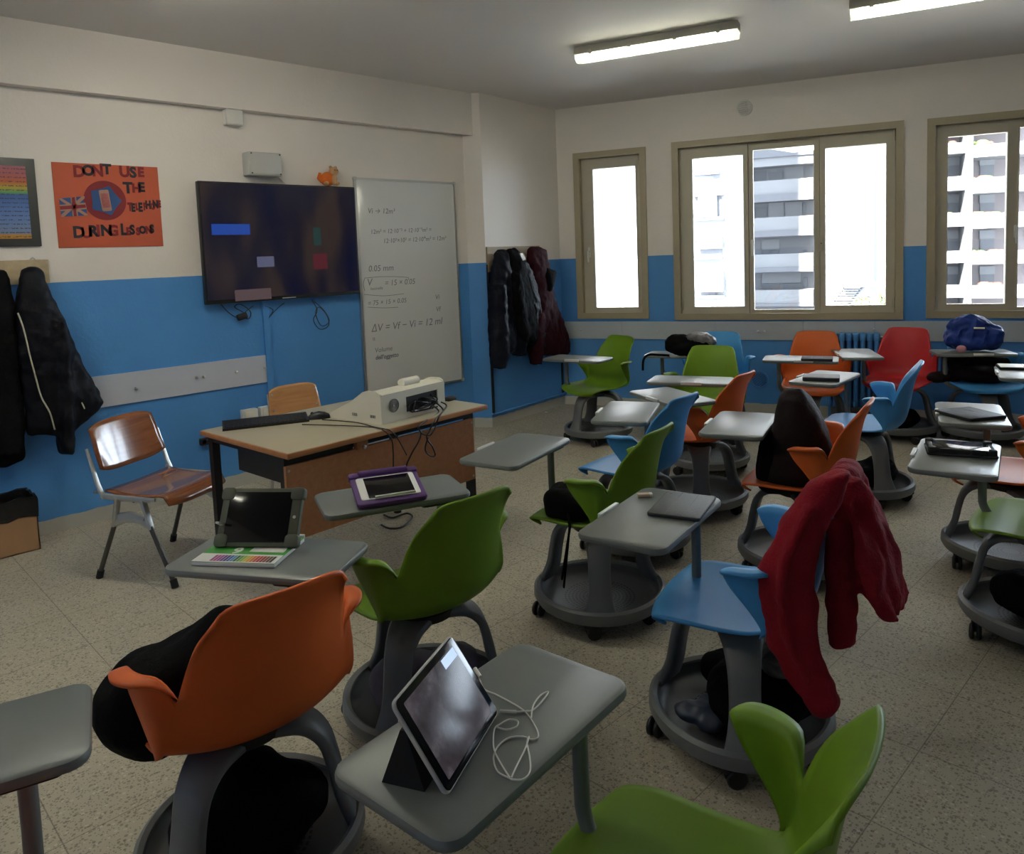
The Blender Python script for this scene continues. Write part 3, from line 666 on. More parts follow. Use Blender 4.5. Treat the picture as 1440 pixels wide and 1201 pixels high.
b = MB(); b.slab(.044, .090, 0, .0008, .002, .0002, on_wall(c0.y, c0.z, .0078) @ RZ(R(6)))
b.build('phone_screen', mat('phone_red_grid', (.33, .09, .08), .6, var=.5, vscale=60), ph)
wq([(83, 279), (119, 276), (123, 303), (86, 305)], .0044, .0050, M['posterblue'], 'flag', po)
for l in ([(83, 279), (87, 279), (123, 301), (123, 303), (119, 303), (85, 282)], [(115, 276), (119, 276), (119, 279), (90, 305), (86, 305), (86, 302)]): wq(l, .0050, .0054, M['posterwhite'], 'flag_stripe', po)
wq([(99, 278), (107, 277), (110, 304), (102, 304)], .0055, .0060, M['posterwhite'], 'flag_stripe', po); wq([(84, 288), (120, 285), (122, 294), (85, 297)], .0055, .0060, M['posterwhite'], 'flag_stripe', po)
wq([(101, 278), (105, 277), (108, 304), (104, 304)], .0061, .0066, M['posterred'], 'flag_stripe', po); wq([(84, 290), (120, 287.5), (121, 292), (85, 295)], .0061, .0066, M['posterred'], 'flag_stripe', po)
# framed picture at the left edge
pic = tag(wslab('framed_picture', .40, 1.196, 1.772, 2.293, .0, .018, M['frameblack'], None, .002, .002), 'black framed picture of rainbow coloured rows at the left edge', 'picture')
m, t, bs = newmat('rainbow_rows')
g = nd(t, 'ShaderNodeTexCoord'); s = nd(t, 'ShaderNodeSeparateXYZ'); t.links.new(g.outputs['Object'], s.inputs[0])
mr = nd(t, 'ShaderNodeMapRange'); mr.inputs[1].default_value = 1.81; mr.inputs[2].default_value = 2.25; t.links.new(s.outputs[2], mr.inputs[0])
rp = nd(t, 'ShaderNodeValToRGB'); t.links.new(mr.outputs[0], rp.inputs[0])
el = rp.color_ramp.elements; el[0].position = 0; el[0].color = (.45, .22, .03, 1); el[1].position = 1; el[1].color = (.32, .10, .13, 1)
for p, c in ((.07, (.45, .22, .04)), (.09, (.16, .22, .36)), (.35, (.10, .18, .42)), (.60, (.04, .10, .32)), (.64, (.10, .30, .08)), (.70, (.40, .30, .03)), (.78, (.45, .10, .03)), (.88, (.35, .09, .10))): q = el.new(p); q.color = (*c, 1)
w1 = mth(t, 'LESS_THAN', mth(t, 'FRACT', mth(t, 'MULTIPLY', s.outputs[2], 40)), .30)
n = nd(t, 'ShaderNodeTexNoise'); n.inputs['Scale'].default_value = 120; t.links.new(g.outputs['Object'], n.inputs['Vector'])
w2 = mth(t, 'LESS_THAN', n.outputs['Fac'], .52)
t.links.new(mixc(t, mth(t, 'MULTIPLY', mth(t, 'MULTIPLY', w1, w2), .75), rp.outputs[0], (.03, .03, .06)), bs.inputs['Base Color']); bs.inputs['Roughness'].default_value = .5
b = MB(); b.box((.018, .45, 1.818), (.0195, 1.146, 2.246)); b.build('print', m, pic)
# power strip and white sockets
s0 = pa(301, 618, .02)
b = MB(); b.slab(.20, .05, 0, .038, .008, .004, on_wall(s0.y, s0.z, 0) @ RZ(R(0))); ps = tag(b.build('power_strip', M['black']), 'black power strip fixed low on the blue wall beside the desk', 'power strip')
for k in range(4): MB().lathe([(.017, .0), (.017, .002), (.014, .002), (.013, -.004)], 18, on_wall(s0.y-.075+.042*k, s0.z, .038)).build('socket', M['blackmat'], ps)
b = MB(); b.slab(.016, .026, 0, .006, .003, .002, on_wall(s0.y+.083, s0.z, .038)); b.build('switch', M['redled'], ps)
for (a, c), lab in (((2.362, 2.478), 'white wall socket box low on the blue wall, left of its twin'), ((2.500, 2.60), 'white wall socket box behind the pale wooden chair')):
    o = tag(wslab('socket_box', a, c, .455, .560, 0, .055, M['white'], None, .008, .006), lab, 'socket', 'white socket boxes by the desk')
    b = MB(); b.slab(c-a-.03, .062, .055, .060, .006, .002, on_wall((a+c)/2, .512)); b.build('cover', M['ivory'], o)
# cardboard box with black liner
bx = thing('cardboard_bin', (.135, .80, 0), 0, 'cardboard box lined with a black bin bag under the coats', 'bin')
b = MB(); x0, x1, y0, y1 = -.115, .115, -.20, .195
for a, c in (((x0, y0, 0), (x1, y1, .006)), ((x0, y0, 0), (x0+.006, y1, .30)), ((x1-.006, y0, 0), (x1, y1, .30)), ((x0, y0, 0), (x1, y0+.006, .30)), ((x0, y1-.006, 0), (x1, y1, .30))): b.box(a, c)
b.build('box', M['cardboard'], bx)
def rect(k, z, j=0): return [((x0-k if i in (0, 3) else x1+k), (y0-k if i in (0, 1) else y1+k), z) for i in range(4)]
def rr2(k, z, wob): # wavy rectangle
    c = rect(k, z); out = []
    for i in range(4):
        for f in range(8): p = Vector(c[i]).lerp(Vector(c[(i+1) % 4]), f/8); out.append((p.x, p.y, p.z+wob*math.sin(f*1.9+i*2.1)))
    return out
b = MB(); b.rings([rr2(.004, .205, .010), rr2(.007, .25, .004), rr2(.008, .30, 0), rr2(.004, .322, .006), rr2(-.008, .318, .006), rr2(-.012, .25, .004), rr2(-.03, .06, 0)], cap=False); b.build('bin_liner', M['blackbag'], bx)

# coat racks
rk = tag(wslab('coat_rack', .40, 1.222, 1.545, 1.690, 0, .018, M['board'], None, .003, .002), 'tan wooden coat board at the left edge', 'coat rack')
def hook(y, z, parent, X=None):
    b = MB(); b.tube([(0, 0, 0), (0, .0, .03), (0, -.03, .05), (0, -.03, .07), (0, .0, .085)], .005, 8, X or on_wall(y, z, .018)); b.build('hook', M['steel'], parent)
for y in (.55, .75, .92, 1.10): hook(y, 1.62, rk)
b = MB(); p = pa(46, 366, .01); b.tube([(p.x, p.y-.012, p.z-.01), (p.x, p.y-.012, p.z+.008), (p.x, p.y, p.z+.018), (p.x, p.y+.012, p.z+.008), (p.x, p.y+.012, p.z-.01)], .003, 6); b.build('hanger_eye', M['steel'], rk)
b = MB(); b.box((.005, 0, 1.46), (.835, .018, 1.692)); rk2 = tag(b.build('coat_rack', M['board']), 'pale coat board on the short wall beside the narrow window', 'coat rack'); rk2.matrix_world = MC_
XW = Matrix(((1, 0, 0, 0), (0, 0, 1, .018), (0, 1, 0, 0), (0, 0, 0, 1)))
for xx in (.08, .22, .38, .52, .62, .79): hook(0, 0, rk2, T3(xx, 0, 1.62) @ XW)

# ------------------------------------------------------------------ teacher's desk
dr = R(93.4); e1 = Vector((math.cos(dr), math.sin(dr), 0)); e2 = Vector((-e1.y, e1.x, 0)); DC = Vector((2.247, 1.557, 0))+e1*.638+e2*.415
XD = Matrix.Translation(DC) @ RZ(dr)
desk = thing('teacher_desk', DC, dr, 'wooden teacher desk with a beech front panel and black legs', 'desk')
dt = MB().slab(1.276, .83, .744, .769, .006, .003).build('desktop', M['deskedge'], desk)
MB().slab(1.264, .818, .769, .7705, .004, .0005).build('laminate', M['desktop'], dt)
MB().box((-.61, -.345, .345), (.585, -.327, .693)).build('front_panel', M['panel'], desk)
for x, z in ((-.595, .672), (.57, .672), (-.595, .365), (.57, .365)): MB().lathe([(.007, 0), (.006, .003)], 12, T3(x, -.345, z) @ RX(PI/2)).build('panel_screw', M['steel'], desk)
for sx in (-1, 1):
    for sy in (-1, 1):
        l = MB(); x, y = sx*.585, .375 if sy > 0 else -.305; l.box((x-.02, y-.02, .012), (x+.02, y+.02, .744)); l.build('leg', M['black'], desk)
        MB().lathe([(.024, 0), (.024, .012), (.018, .016)], 12, T3(x, y, 0)).build('foot', M['blackmat'], bpy.data.objects[desk.children[-1].name])
b = MB()
for sx in (-1, 1): b.box((sx*.585-.018, -.30, .71), (sx*.585+.018, .37, .744))
b.box((-.57, .36, .70), (.57, .39, .744)); b.box((-.57, -.325, .70), (.57, -.295, .744)); b.build('under_frame', M['black'], desk)
dw = MB().box((-.56, -.322, .585), (-.225, .18, .738)).build('drawer_box', M['black'], desk)
b = MB(); b.box((-.225, -.36, .69), (-.16, -.33, .742)); b.build('wood_block', M['panel'], desk)
MB().lathe([(.005, 0), (.009, .006), (.009, .014), (.004, .017)], 12, T3(-.19, -.36, .70) @ RX(PI/2)).build('drawer_knob', M['steel'], desk)

# projector console on the desk
kr = R(99.4); KC = Vector((2.069, 2.396, .7705))+Vector((-math.sin(kr), math.cos(kr), 0))*.20
con = thing('projector_console', KC, kr, 'cream white media console with a wedge body on the desk', 'console')
def side(pts, x0, x1): return MB().rings([[(x0, y, z) for y, z in pts], [(x1, y, z) for y, z in pts]])
b = side([(-.20, 0), (.21, 0), (.21, .022), (.02, .105), (-.07, .160), (-.10, .168), (-.17, .168), (-.194, .155), (-.20, .14)], -.245, -.235)
b.rings([[(x, y, z) for y, z in [(-.19, 0), (.21, 0), (.21, .020), (.02, .100), (-.07, .152), (-.10, .160), (-.17, .160), (-.19, .150)]] for x in (-.236, .236)])
b.rings([[(x, y, z) for y, z in [(-.20, 0), (.21, 0), (.21, .022), (.02, .105), (-.07, .160), (-.10, .168), (-.17, .168), (-.194, .155), (-.20, .14)]] for x in (.235, .245)])
b.build('body', M['ivory'], con)
b = MB(); b.box((-.236, -.20, 0), (-.062, -.188, .150)); b.box((.185, -.20, 0), (.236, -.188, .150)); b.box((-.062, -.20, 0), (.185, -.188, .030)); b.box((-.062, -.20, .112), (.185, -.188, .150)); b.build('front_plate', M['ivory'], con)
MB().box((-.062, -.1925, .03), (.185, -.1905, .112)).build('cable_bay', M['black'], con)
fg = MB().lathe([(.036, 0), (.036, .003), (.030, .004)], 30, T3(-.155, -.20, .085) @ RX(PI/2)).build('fan_grille', M['greybox'], con)
b = MB()
for r in (.008, .016, .024, .031): b.lathe([(r, .004), (r+.002, .006), (r+.004, .004)], 26, T3(-.155, -.20, .085) @ RX(PI/2), cap=False)
b.build('grille_rings', M['darkmetal'], fg)
b = MB(); b.tube([(-.02, -.13, .175), (.10, -.13, .175)], .024, 16); b.slab(.10, .07, .158, .182, .01, .006, T3(.05, -.11, 0)); b.build('latch_roll', M['ivory'], con)
b = MB(); b.box((-.225, .02, .098), (.225, .20, .103), T3(0, 0, 0) @ T3(0, .02, .105) @ RX(math.atan2(-.083, .19)) @ T3(0, -.02, -.105)); b.build('lid', M['white'], con)
for y in (-.155, -.02):
    b = MB()
    for k in range(5): b.box((-.2462, y+.008*k, .030), (-.2445, y+.008*k+.004, .045))
    b.build('side_vent', M['darkmetal'], con)
random.seed(3)
XK = Matrix.Translation(KC) @ RZ(kr)
def kx(x, y, z): return XK @ Vector((x, y, z))
bun = []
for k in range(11):
    x = -.05+.021*k; bun.append([kx(x, -.187, random.uniform(.045, .10)), kx(x+random.uniform(-.02, .02), -.205-random.uniform(0, .02), random.uniform(.035, .09)), kx(x+random.uniform(-.06, .05), -.215-random.uniform(0, .03), random.uniform(.03, .075)), kx(.12+random.uniform(-.05, .05), -.225, random.uniform(.015, .05))])
b = MB()
for l in bun: b.tube(cat_rom([tuple(p) for p in l], 12), .0042, 6)
tag(b.build('cable_bundle', M['black']), 'tangle of black plugs and cables in the open bay of the cream console', 'cables')
xf = 2.24
cable('cable', [kx(.16, -.215, .04), kx(.17, -.25, .0)]+wpx([(612, 590), (604, 606), (600, 616), (608, 628), (612, 640), (605, 641), (598, 632), (602, 615)], xf), .0042, M['black'], 'black cable looping off the desk front under the console bay', 'cable')
cable('cable', [kx(.12, -.21, .04), kx(.12, -.26, .0)]+wpx([(590, 598), (592, 610), (588, 622), (578, 640), (570, 660), (566, 690)], xf), .0042, M['black'], 'black cable falling from the console bay down the front panel', 'cable')
cable('cable', [kx(.20, -.21, .04), kx(.20, -.25, .02)]+wpx([(618, 585), (612, 600), (605, 612), (594, 610), (590, 604)], xf), .0040, M['black'], 'short black cable knotted right of the console bay above the front panel', 'cable')
tz = .776
cable('cable', [pz(453, 590, tz), pz(500, 594, tz), pz(525, 600, tz), pz(540, 603, tz), pz(548, 605, tz)]+wpx([(556, 612), (564, 625), (572, 640)], xf), .003, M['black'], 'thin mouse cable trailing across the desk and over its front edge', 'cable')
cable('cable', [pz(425, 597, tz), pz(470, 598, tz), pz(515, 600, tz), pz(532, 602, tz), pz(540, 606, tz)]+wpx([(550, 616), (553, 635), (553, 660)], xf), .003, M['black'], 'thin keyboard cable trailing across the desk in front of the mouse cable', 'cable')
cable('cable', [pz(536, 738, .012), pz(548, 743, .012), pz(566, 741, .012), pz(580, 728, .012), pz(572, 722, .012), pz(552, 728, .012), pz(540, 724, .012)], .006, M['black'], 'thick black cable coiled on the floor below the desk panel', 'cable')
q = pz(633, 563, .7705)
b = MB(); b.slab(.07, .045, 0, .022, .006, .004); o = tag(b.build('board_eraser', M['black']), 'small black and green block on the desk corner beside the console', 'board eraser'); o.location = q; o.rotation_euler.z = kr
MB().slab(.072, .012, .002, .018, .004, .002, T3(0, .020, 0)).build('felt', M['pgreen'], o)
# keyboard and mouse
kb = thing('keyboard', (1.562, 1.80, .7705), R(66.7), 'black keyboard on the left end of the desk', 'keyboard')
kbb = side([(-.075, 0), (.08, 0), (.08, .026), (-.075, .012)], -.215, .215).build('body', M['black'], kb)
b = MB(); sl = math.atan2(.014, .155)
for r in range(5):
    for c in range(18): b.box((-.205+c*.0228, -.062+r*.0265, 0), (-.205+c*.0228+.019, -.062+r*.0265+.021, .006), T3(0, 0, .0165-.001+.0) @ RX(sl))
b.build('keys', mat('key_black', (.02, .02, .022), .35), kb)
ms = thing('computer_mouse', (1.682, 2.045, .7705), R(150), 'black mouse beside the keyboard on the desk', 'mouse')
b = MB(); rs = []
for y, w_, h_ in ((-.062, .006, .010), (-.055, .022, .022), (-.03, .030, .034), (0, .032, .040), (.03, .030, .034), (.05, .026, .022), (.060, .015, .012)): rs.append([(w_*math.cos(PI*k/10), y, h_*math.sin(PI*k/10)**.8) for k in range(11)]+[(0, y, .001)])
b.rings(rs); b.build('body', M['black'], ms)
MB().lathe([(.008, -.003), (.009, 0), (.008, .003)], 14, T3(0, .035, .030) @ RY(PI/2)).build('scroll_wheel', M['darkmetal'], ms)

# ------------------------------------------------------------------ brown plywood chair with cast aluminium sides
cc = thing('plywood_chair', (1.09, 1.445, 0), R(27-90), 'glossy brown plywood chair with aluminium brackets left of the desk', 'chair')
def panel(w, P, n=18, m_=10, th=.012): # curved sheet
    b = MB(); b.grid(lambda i, j: P(2*i-1, j), n, m_); return b
def seatP(u, v):
    y = -.20+.43*v; z = .452-.016*math.sin(PI*min(1, v*1.1))+.006*u*u; w = .225
    if v > .82: z -= .055*((v-.82)/.18)**2; y -= .03*abs(u)**4*((v-.82)/.18)
    if v < .12: z += .004
    return (w*u*(1-.06*max(0, v-.75)*4*abs(u)**2), y, z)
def backP(u, v):
    z = .545+.265*v; y = -.215-.075*v-.018*(1-u*u); z -= .03*abs(u)**4*max(0, v-.6)/.4; z += .03*abs(u)**4*max(0, .4-v)/.4
    return ((.225-.012*v)*u, y, z)
thick(panel(0, seatP).build('seat', M['plywood'], cc, 80), .012); thick(panel(0, backP).build('backrest', M['plywood'], cc, 80), .011)
for s in (-1, 1):
    x = s*.243
    b = MB(); b.tube([(x, -.205, .44), (x, -.10, .436), (x, .10, .436), (x, .145, .440)], [(.008, .016), (.009, .016), (.009, .014), (.006, .010)], 8)
    b.tube([(x, -.19, .425), (x, -.225, .50), (x, -.255, .60), (x, -.280, .685)], [(.008, .016), (.008, .015), (.007, .013), (.006, .010)], 8)
    for l in ([(x, -.10, .432), (x, -.115, .36), (x, -.135, .285)], [(x, .065, .432), (x, .085, .36), (x, .105, .285)], [(x, -.13, .30), (x, -.07, .325), (x, .0, .330), (x, .05, .322), (x, .10, .30)], [(x, -.10, .335), (x, -.02, .352), (x, .07, .335)]):
        b.tube(l, [(.012, .020)]*len(l), 8)
    b.build('side_bracket', M['alu'], cc)
    MB().lathe([(.009, 0), (.009, .012), (.006, .014)], 12, T3(x, -.235, .46) @ RY(s*PI/2)).build('bracket_bolt', M['steel'], cc)
    for d in (-1, 1):
        y0 = -.13 if d < 0 else .10
        l = MB().tube([(x, y0, .30), (x+s*.018, d*.245, .02)], .0125, 12).build('leg', M['darkmetal'], cc)
        MB().tube([(x+s*.0165, d*.235, .042), (x+s*.019, d*.248, .002)], .018, 12).build('foot', M['blackmat'], l)
    b = MB(); b.tube([(-.24, .0, .425), (.24, .0, .425)], .010, 8)
b.build('cross_bar', M['darkmetal'], cc)
# pale wooden chair behind the desk
pcx = thing('wooden_chair', (.80, 2.49, 0), R(0-90), 'pale wooden chair with a thin metal frame behind the desk', 'chair')
def bP(u, v): return ((.195-.01*v)*u*(1-.05*v*abs(u)**3), -.20-.03*v-.02*(1-u*u), .585+.20*v-.028*abs(u)**4*max(0, v-.5)*2)
def sP(u, v): return (.20*u, -.19+.40*v, .455-.012*math.sin(PI*v)-.02*max(0, v-.85)/.15)
thick(panel(0, bP).build('backrest', M['plylight'], pcx, 80), .010); thick(panel(0, sP).build('seat', M['plylight'], pcx, 80), .012)
for s in (-1, 1):
    x = s*.175
    MB().tube(cat_rom([(x, -.245, .74), (x, -.222, .58), (x, -.20, .46), (x+s*.01, -.225, .22), (x+s*.02, -.25, .01)], 14), .0105, 10).build('leg', M['alu'], pcx)
    MB().tube([(x, .15, .44), (x+s*.02, .20, .01)], .0105, 10).build('leg', M['alu'], pcx)
    MB().tube([(x, -.20, .438), (x, .16, .438)], .010, 10).build('seat_rail', M['alu'], pcx)
    for z in (.63, .735): MB().lathe([(.008, 0), (.006, .004)], 10, T3(x*.92, -.193-.03*(z-.585)/.2, z) @ RX(-PI/2)).build('rivet', M['steel'], pcx)

# ------------------------------------------------------------------ clothes on the coat boards
def coat(fn, rows, dep, nseg=20, off=.0):
    """rows: (v, uL, uR[, depth]) photo outline on the plane given by fn(u, v, off); returns rings standing out of the wall"""
    rs = []
    for r in rows:
        v, a, c = r[:3]; d = r[3] if len(r) > 3 else dep
        p, q = fn(a, v), fn(c, v); m = (p+q)/2; h = (q-p)/2; nrm = fn.nrm
        rs.append([tuple(m+h*math.cos(2*PI*k/nseg)+nrm*(d*math.copysign(abs(math.sin(2*PI*k/nseg))**.75, math.sin(2*PI*k/nseg))*(1.0 if math.sin(2*PI*k/nseg) > 0 else .6))) for k in range(nseg)])
    return rs
def fnA(x):
    f = lambda u, v: pa(u, v, x); f.nrm = Vector((1, 0, 0)); return f
def fnC(o):
    def f(u, v):
        a, z = pc(u, v, o); return E0+EA*a+EN*o+Vector((0, 0, z))
    f.nrm = EN; return f
def fnP(n, P0):
    n = Vector(n).normalized(); f = lambda u, v: at(u, v, n, n.dot(P0)); f.nrm = n; return f
b = MB(); f = fnA(.10)
b.rings(coat(f, [(380, -34, 8, .02), (390, -40, 14, .05), (420, -44, 20, .075), (470, -48, 24, .08), (540, -50, 30, .08), (600, -52, 36, .08), (638, -50, 35, .07), (645, -40, 20, .03)], .08))
b.rings(coat(f, [(560, 2, 30, .05), (610, 4, 36, .05), (645, 0, 34, .05), (658, -6, 10, .04)], .05))
o = tag(soft(b.build('jacket', M['cloth_black']), .012, 4, .03, .09), 'black jacket at the left edge of the photo, hanging on the tan board', 'jacket')
b = MB(); f = fnA(.105)
b.rings(coat(f, [(375, 38, 52, .03), (382, 30, 60, .06), (398, 26, 66, .075), (420, 23, 76, .08), (450, 20, 90, .085), (500, 22, 112, .085), (545, 28, 136, .08), (564, 32, 147, .075), (585, 34, 133, .07), (600, 36, 110, .06), (612, 38, 98, .04)], .08))
b.rings(coat(f, [(450, 66, 92, .10), (500, 72, 101, .115), (560, 77, 104, .115), (610, 79, 103, .11), (634, 81, 104, .09), (638, 84, 102, .05)], .1))
o = tag(soft(b.build('jacket', M['cloth_navyblack']), .011, 4, .035, .08), 'blue-black jacket with a pale zip, right one on the tan board', 'jacket')
b = MB(); b.tube(cat_rom([tuple(pa(u, v, .19-.03*(v > 590))) for u, v in [(25, 440), (33, 462), (42, 500), (50, 530), (58, 558), (70, 580), (77, 604)]], 24), .0045, 6); b.build('zip', M['zip'], o)
b = MB(); b.tube([tuple(pa(u, v, .19)) for u, v in [(115, 566), (119, 575)]], .004, 6); b.build('pocket_zip', M['zip'], o)
f = fnC(.10)
b = MB()
b.rings(coat(f, [(351, 701, 711, .02), (357, 696, 714, .06), (375, 692, 718, .08), (410, 690, 722, .085), (455, 691, 727, .085), (490, 692, 727, .08), (497, 694, 724, .06)], .08))
b.rings(coat(f, [(400, 690, 704, .11), (460, 690, 708, .11), (500, 690, 711, .10), (518, 692, 708, .07)], .1)); b.rings(coat(f, [(420, 715, 730, .11), (470, 718, 736, .11), (500, 722, 736, .08)], .1))
tag(soft(b.build('jacket', M['cloth_navy']), .012, 3, .03, .07), 'dark navy jacket, first from the left on the pale board', 'jacket')
f = fnC(.13)
b = MB()
b.rings(coat(f, [(349, 714, 724, .02), (354, 711, 728, .05), (375, 711, 736, .075), (415, 713, 745, .08), (450, 718, 752, .08), (478, 722, 757, .07), (485, 726, 752, .04)], .08))
b.rings(coat(f, [(385, 712, 726, .10), (430, 714, 732, .11), (470, 722, 741, .10), (484, 726, 740, .06)], .1))
o = tag(soft(b.build('jacket', M['cloth_black']), .012, 3, .03, .07), 'black jacket with a white tag at its collar on the pale board', 'jacket')
b = MB(); pts = [f(u, v)+EN*.085 for u, v in [(720, 357), (724, 356), (729, 365), (725, 367)]]; b.rings([[tuple(p) for p in pts], [tuple(p+EN*.006) for p in pts]]); b.build('tag', M['white'], o)
f = fnC(.12)
b = MB()
b.rings(coat(f, [(362, 722, 730, .02), (372, 726, 742, .05), (400, 734, 752, .065), (430, 738, 759, .07), (460, 742, 765, .07), (488, 744, 766, .06), (494, 748, 762, .03)], .07))
tag(soft(b.build('jacket', M['cloth_grey']), .010, 2, .03, .05), 'shiny charcoal puffer jacket between the black and the burgundy one', 'jacket')
f = fnC(.11)
b = MB()
b.rings(coat(f, [(347, 746, 760, .03), (352, 742, 766, .06), (372, 741, 769, .085), (395, 744, 772, .09), (420, 748, 777, .09), (450, 749, 789, .09), (478, 750, 798, .09), (494, 752, 800, .08), (500, 756, 796, .05)], .09))
b.rings(coat(f, [(440, 746, 760, .09), (490, 744, 760, .09), (512, 746, 758, .06)], .09))
o = tag(soft(b.build('jacket', M['cloth_burgundy']), .012, 3, .03, .07), 'burgundy coat with a black collar nearest the narrow window', 'jacket')
b = MB(); b.rings(coat(f, [(376, 757, 762, .08), (381, 754, 776, .11), (390, 754, 774, .12), (402, 757, 770, .12), (410, 760, 767, .10)], .1)); soft(b.build('collar', M['cloth_black'], o), .01, 3)

# ------------------------------------------------------------------ flat things on the tables
def rect_fit(px, z):
    P = [pz(u, v, z) for u, v in px]; c = sum(P, Vector())/4
    d1 = (P[1]-P[0])+(P[2]-P[3]); d2 = (P[3]-P[0])+(P[2]-P[1]); a1 = math.atan2(d1.y, d1.x); a2 = math.atan2(d2.y, d2.x)-PI/2
    if math.cos(a1-a2) < 0: a2 += PI
    a = math.atan2(math.sin(a1)+math.sin(a2), math.cos(a1)+math.cos(a2)); return c, a, d1.length/2, d2.length/2
ZS = ZT+.0006
def tablet_flat(px, label, cover=True, th=.012, size=None, name='tablet', m='blackmat', group='tablets on the tables'):
    c, a, w_, d_ = rect_fit(px, ZS+th)
    if size: w_, d_ = size
    t = thing(name, (c.x, c.y, ZS), a, label, 'tablet', group)
    MB().slab(w_, d_, 0, th, .010, .003).build('folio_cover' if cover else 'case', M[m], t)
    if cover:
        b = MB()
        for k in (-1/6, 1/6): b.box((w_*k-.001, -d_/2+.006, th-.0002), (w_*k+.001, d_/2-.006, th+.0005))
        b.build('fold_line', M['black'], t)
        MB().lathe([(.006, th), (.006, th+.0006)], 14, T3(-w_/2+.02, d_/2-.02 if 1 else 0, 0)).build('camera_hole', M['darkmetal'], t)
    return t, w_, d_
M['folio'] = mat('charcoal_folio', (.030, .033, .037), .5, bump=.15, bscale=200)
M['folio2'] = mat('slate_folio', (.035, .035, .038), .6, spec=.2, bump=.15, bscale=200)
tablet_flat([(945, 689), (1008, 694), (974, 732), (909, 723)], 'closed black tablet on the table that also carries a small eraser', m='folio', size=(.175, .245))
er = pz(906, 696, ZS+.006)
o = tag(MB().slab(.050, .020, 0, .012, .004, .002).build('eraser', mat('eraser_pink', (.62, .45, .33), .7)), 'small pinkish eraser on the table with the closed black tablet', 'eraser'); o.location = (er.x, er.y, ZS); o.rotation_euler.z = R(47)
MB().slab(.014, .0204, -.0002, .0122, .004, .002, T3(.022, 0, 0)).build('white_end', M['white'], o)
tablet_flat([(1324.5, 576), (1364, 570.5), (1405.6, 583), (1362, 591)], 'closed black tablet lying askew on the table beside the last window', m='folio2', th=.016)
t, w_, d_ = tablet_flat([(1130, 524), (1185, 525), (1178, 533), (1127, 532)], 'thick black tablet case on the table of the side-on blue chair', m='folio', th=.024, size=(.22, .16))
t, w_, d_ = tablet_flat([(1134, 500), (1171, 500), (1168, 505), (1123, 505)], 'dark notebook shaped tablet on the table of the orange chair by the radiator', m='folio2', th=.02, size=(.22, .16))
# tablet with pale keyboard cover
t = tablet_flat([(1412, 510), (1452, 511), (1456, 519), (1417, 519)], 'pale tablet in a black edged case on the table at the right edge', cover=False, th=.016, size=(.25, .18), m='blackmat')[0]
MB().slab(.235, .165, .016, .0185, .008, .001).build('pale_back', M['white'], t); MB().box((.015, -.08, .0185), (.019, .08, .019)).build('fold_line', M['black'], t)
# shining tablet in a bumper
c, a, w_, d_ = rect_fit([(1309, 614), (1394, 617), (1396, 637), (1303, 634)], ZS+.03)
w_, d_ = .235, .165
t = thing('tablet', (c.x, c.y-.0, ZS), a, 'tablet in a thick black bumper case reflecting the bright window', 'tablet', 'tablets on the tables')
b = MB(); b.slab(w_+.015, d_+.015, 0, .010, .014, .004); b.slab(w_, d_, .010, .026, .012, .003)
for sx in (-1, 1):
    for sy in (-1, 1): b.slab(.03, .03, .008, .033, .010, .004, T3(sx*(w_/2-.012), sy*(d_/2-.012), 0))
    b.slab(.05, .014, .010, .030, .004, .003, T3(sx*.055, -d_/2, 0))
b.build('bumper', M['blackmat'], t); MB().slab(w_-.03, d_-.022, .026, .0275, .006, .0005).build('screen', M['screen'], t)
# purple foam case
P = [pz(487, 665, ZS+.055), pz(575, 654, ZS+.055), pz(597, 697, ZS+.02), pz(508, 710, ZS+.02)]
c = (P[2]+P[3])/2; d = P[2]-P[3]; a = math.atan2(d.y, d.x); w_ = .255; up_ = (P[0]+P[1])/2-c; dep = .185
t = thing('tablet', (c.x, c.y, ZS), a, 'white tablet in a purple foam case', 'tablet', 'tablets on the tables')
XT = RX(R(14)) @ T3(0, .012, 0)
b = MB(); b.slab(w_, dep+.02, 0, .020, .018, .007, XT @ T3(0, dep/2, 0)); b.tube([XT @ Vector((-w_*.36, dep+.012, .018)), XT @ Vector((w_*.36, dep+.012, .018))], .017, 10)
for s in (-1, 1): b.slab(.04, .035, .0, .028, .012, .008, XT @ T3(s*(w_/2-.016), dep+.006, 0))
b.slab(w_*.9, .03, -.035, .01, .01, .005, XT @ T3(0, dep-.01, 0)); b.build('foam_case', M['purple'], t)
fb = MB().slab(w_-.038, dep-.030, .018, .0225, .010, .001, XT @ T3(0, dep/2, 0)).build('white_front', M['paper'], t)
MB().slab(w_-.085, dep-.042, .0224, .0232, .002, .0002, XT @ T3(.004, dep/2, 0)).build('screen', M['screen'], fb)
b = MB(); b.tube([XT @ Vector((-.06, .016, .029)), XT @ Vector((.085, .018, .029))], .0045, 10); b.build('stylus', M['white'], t)
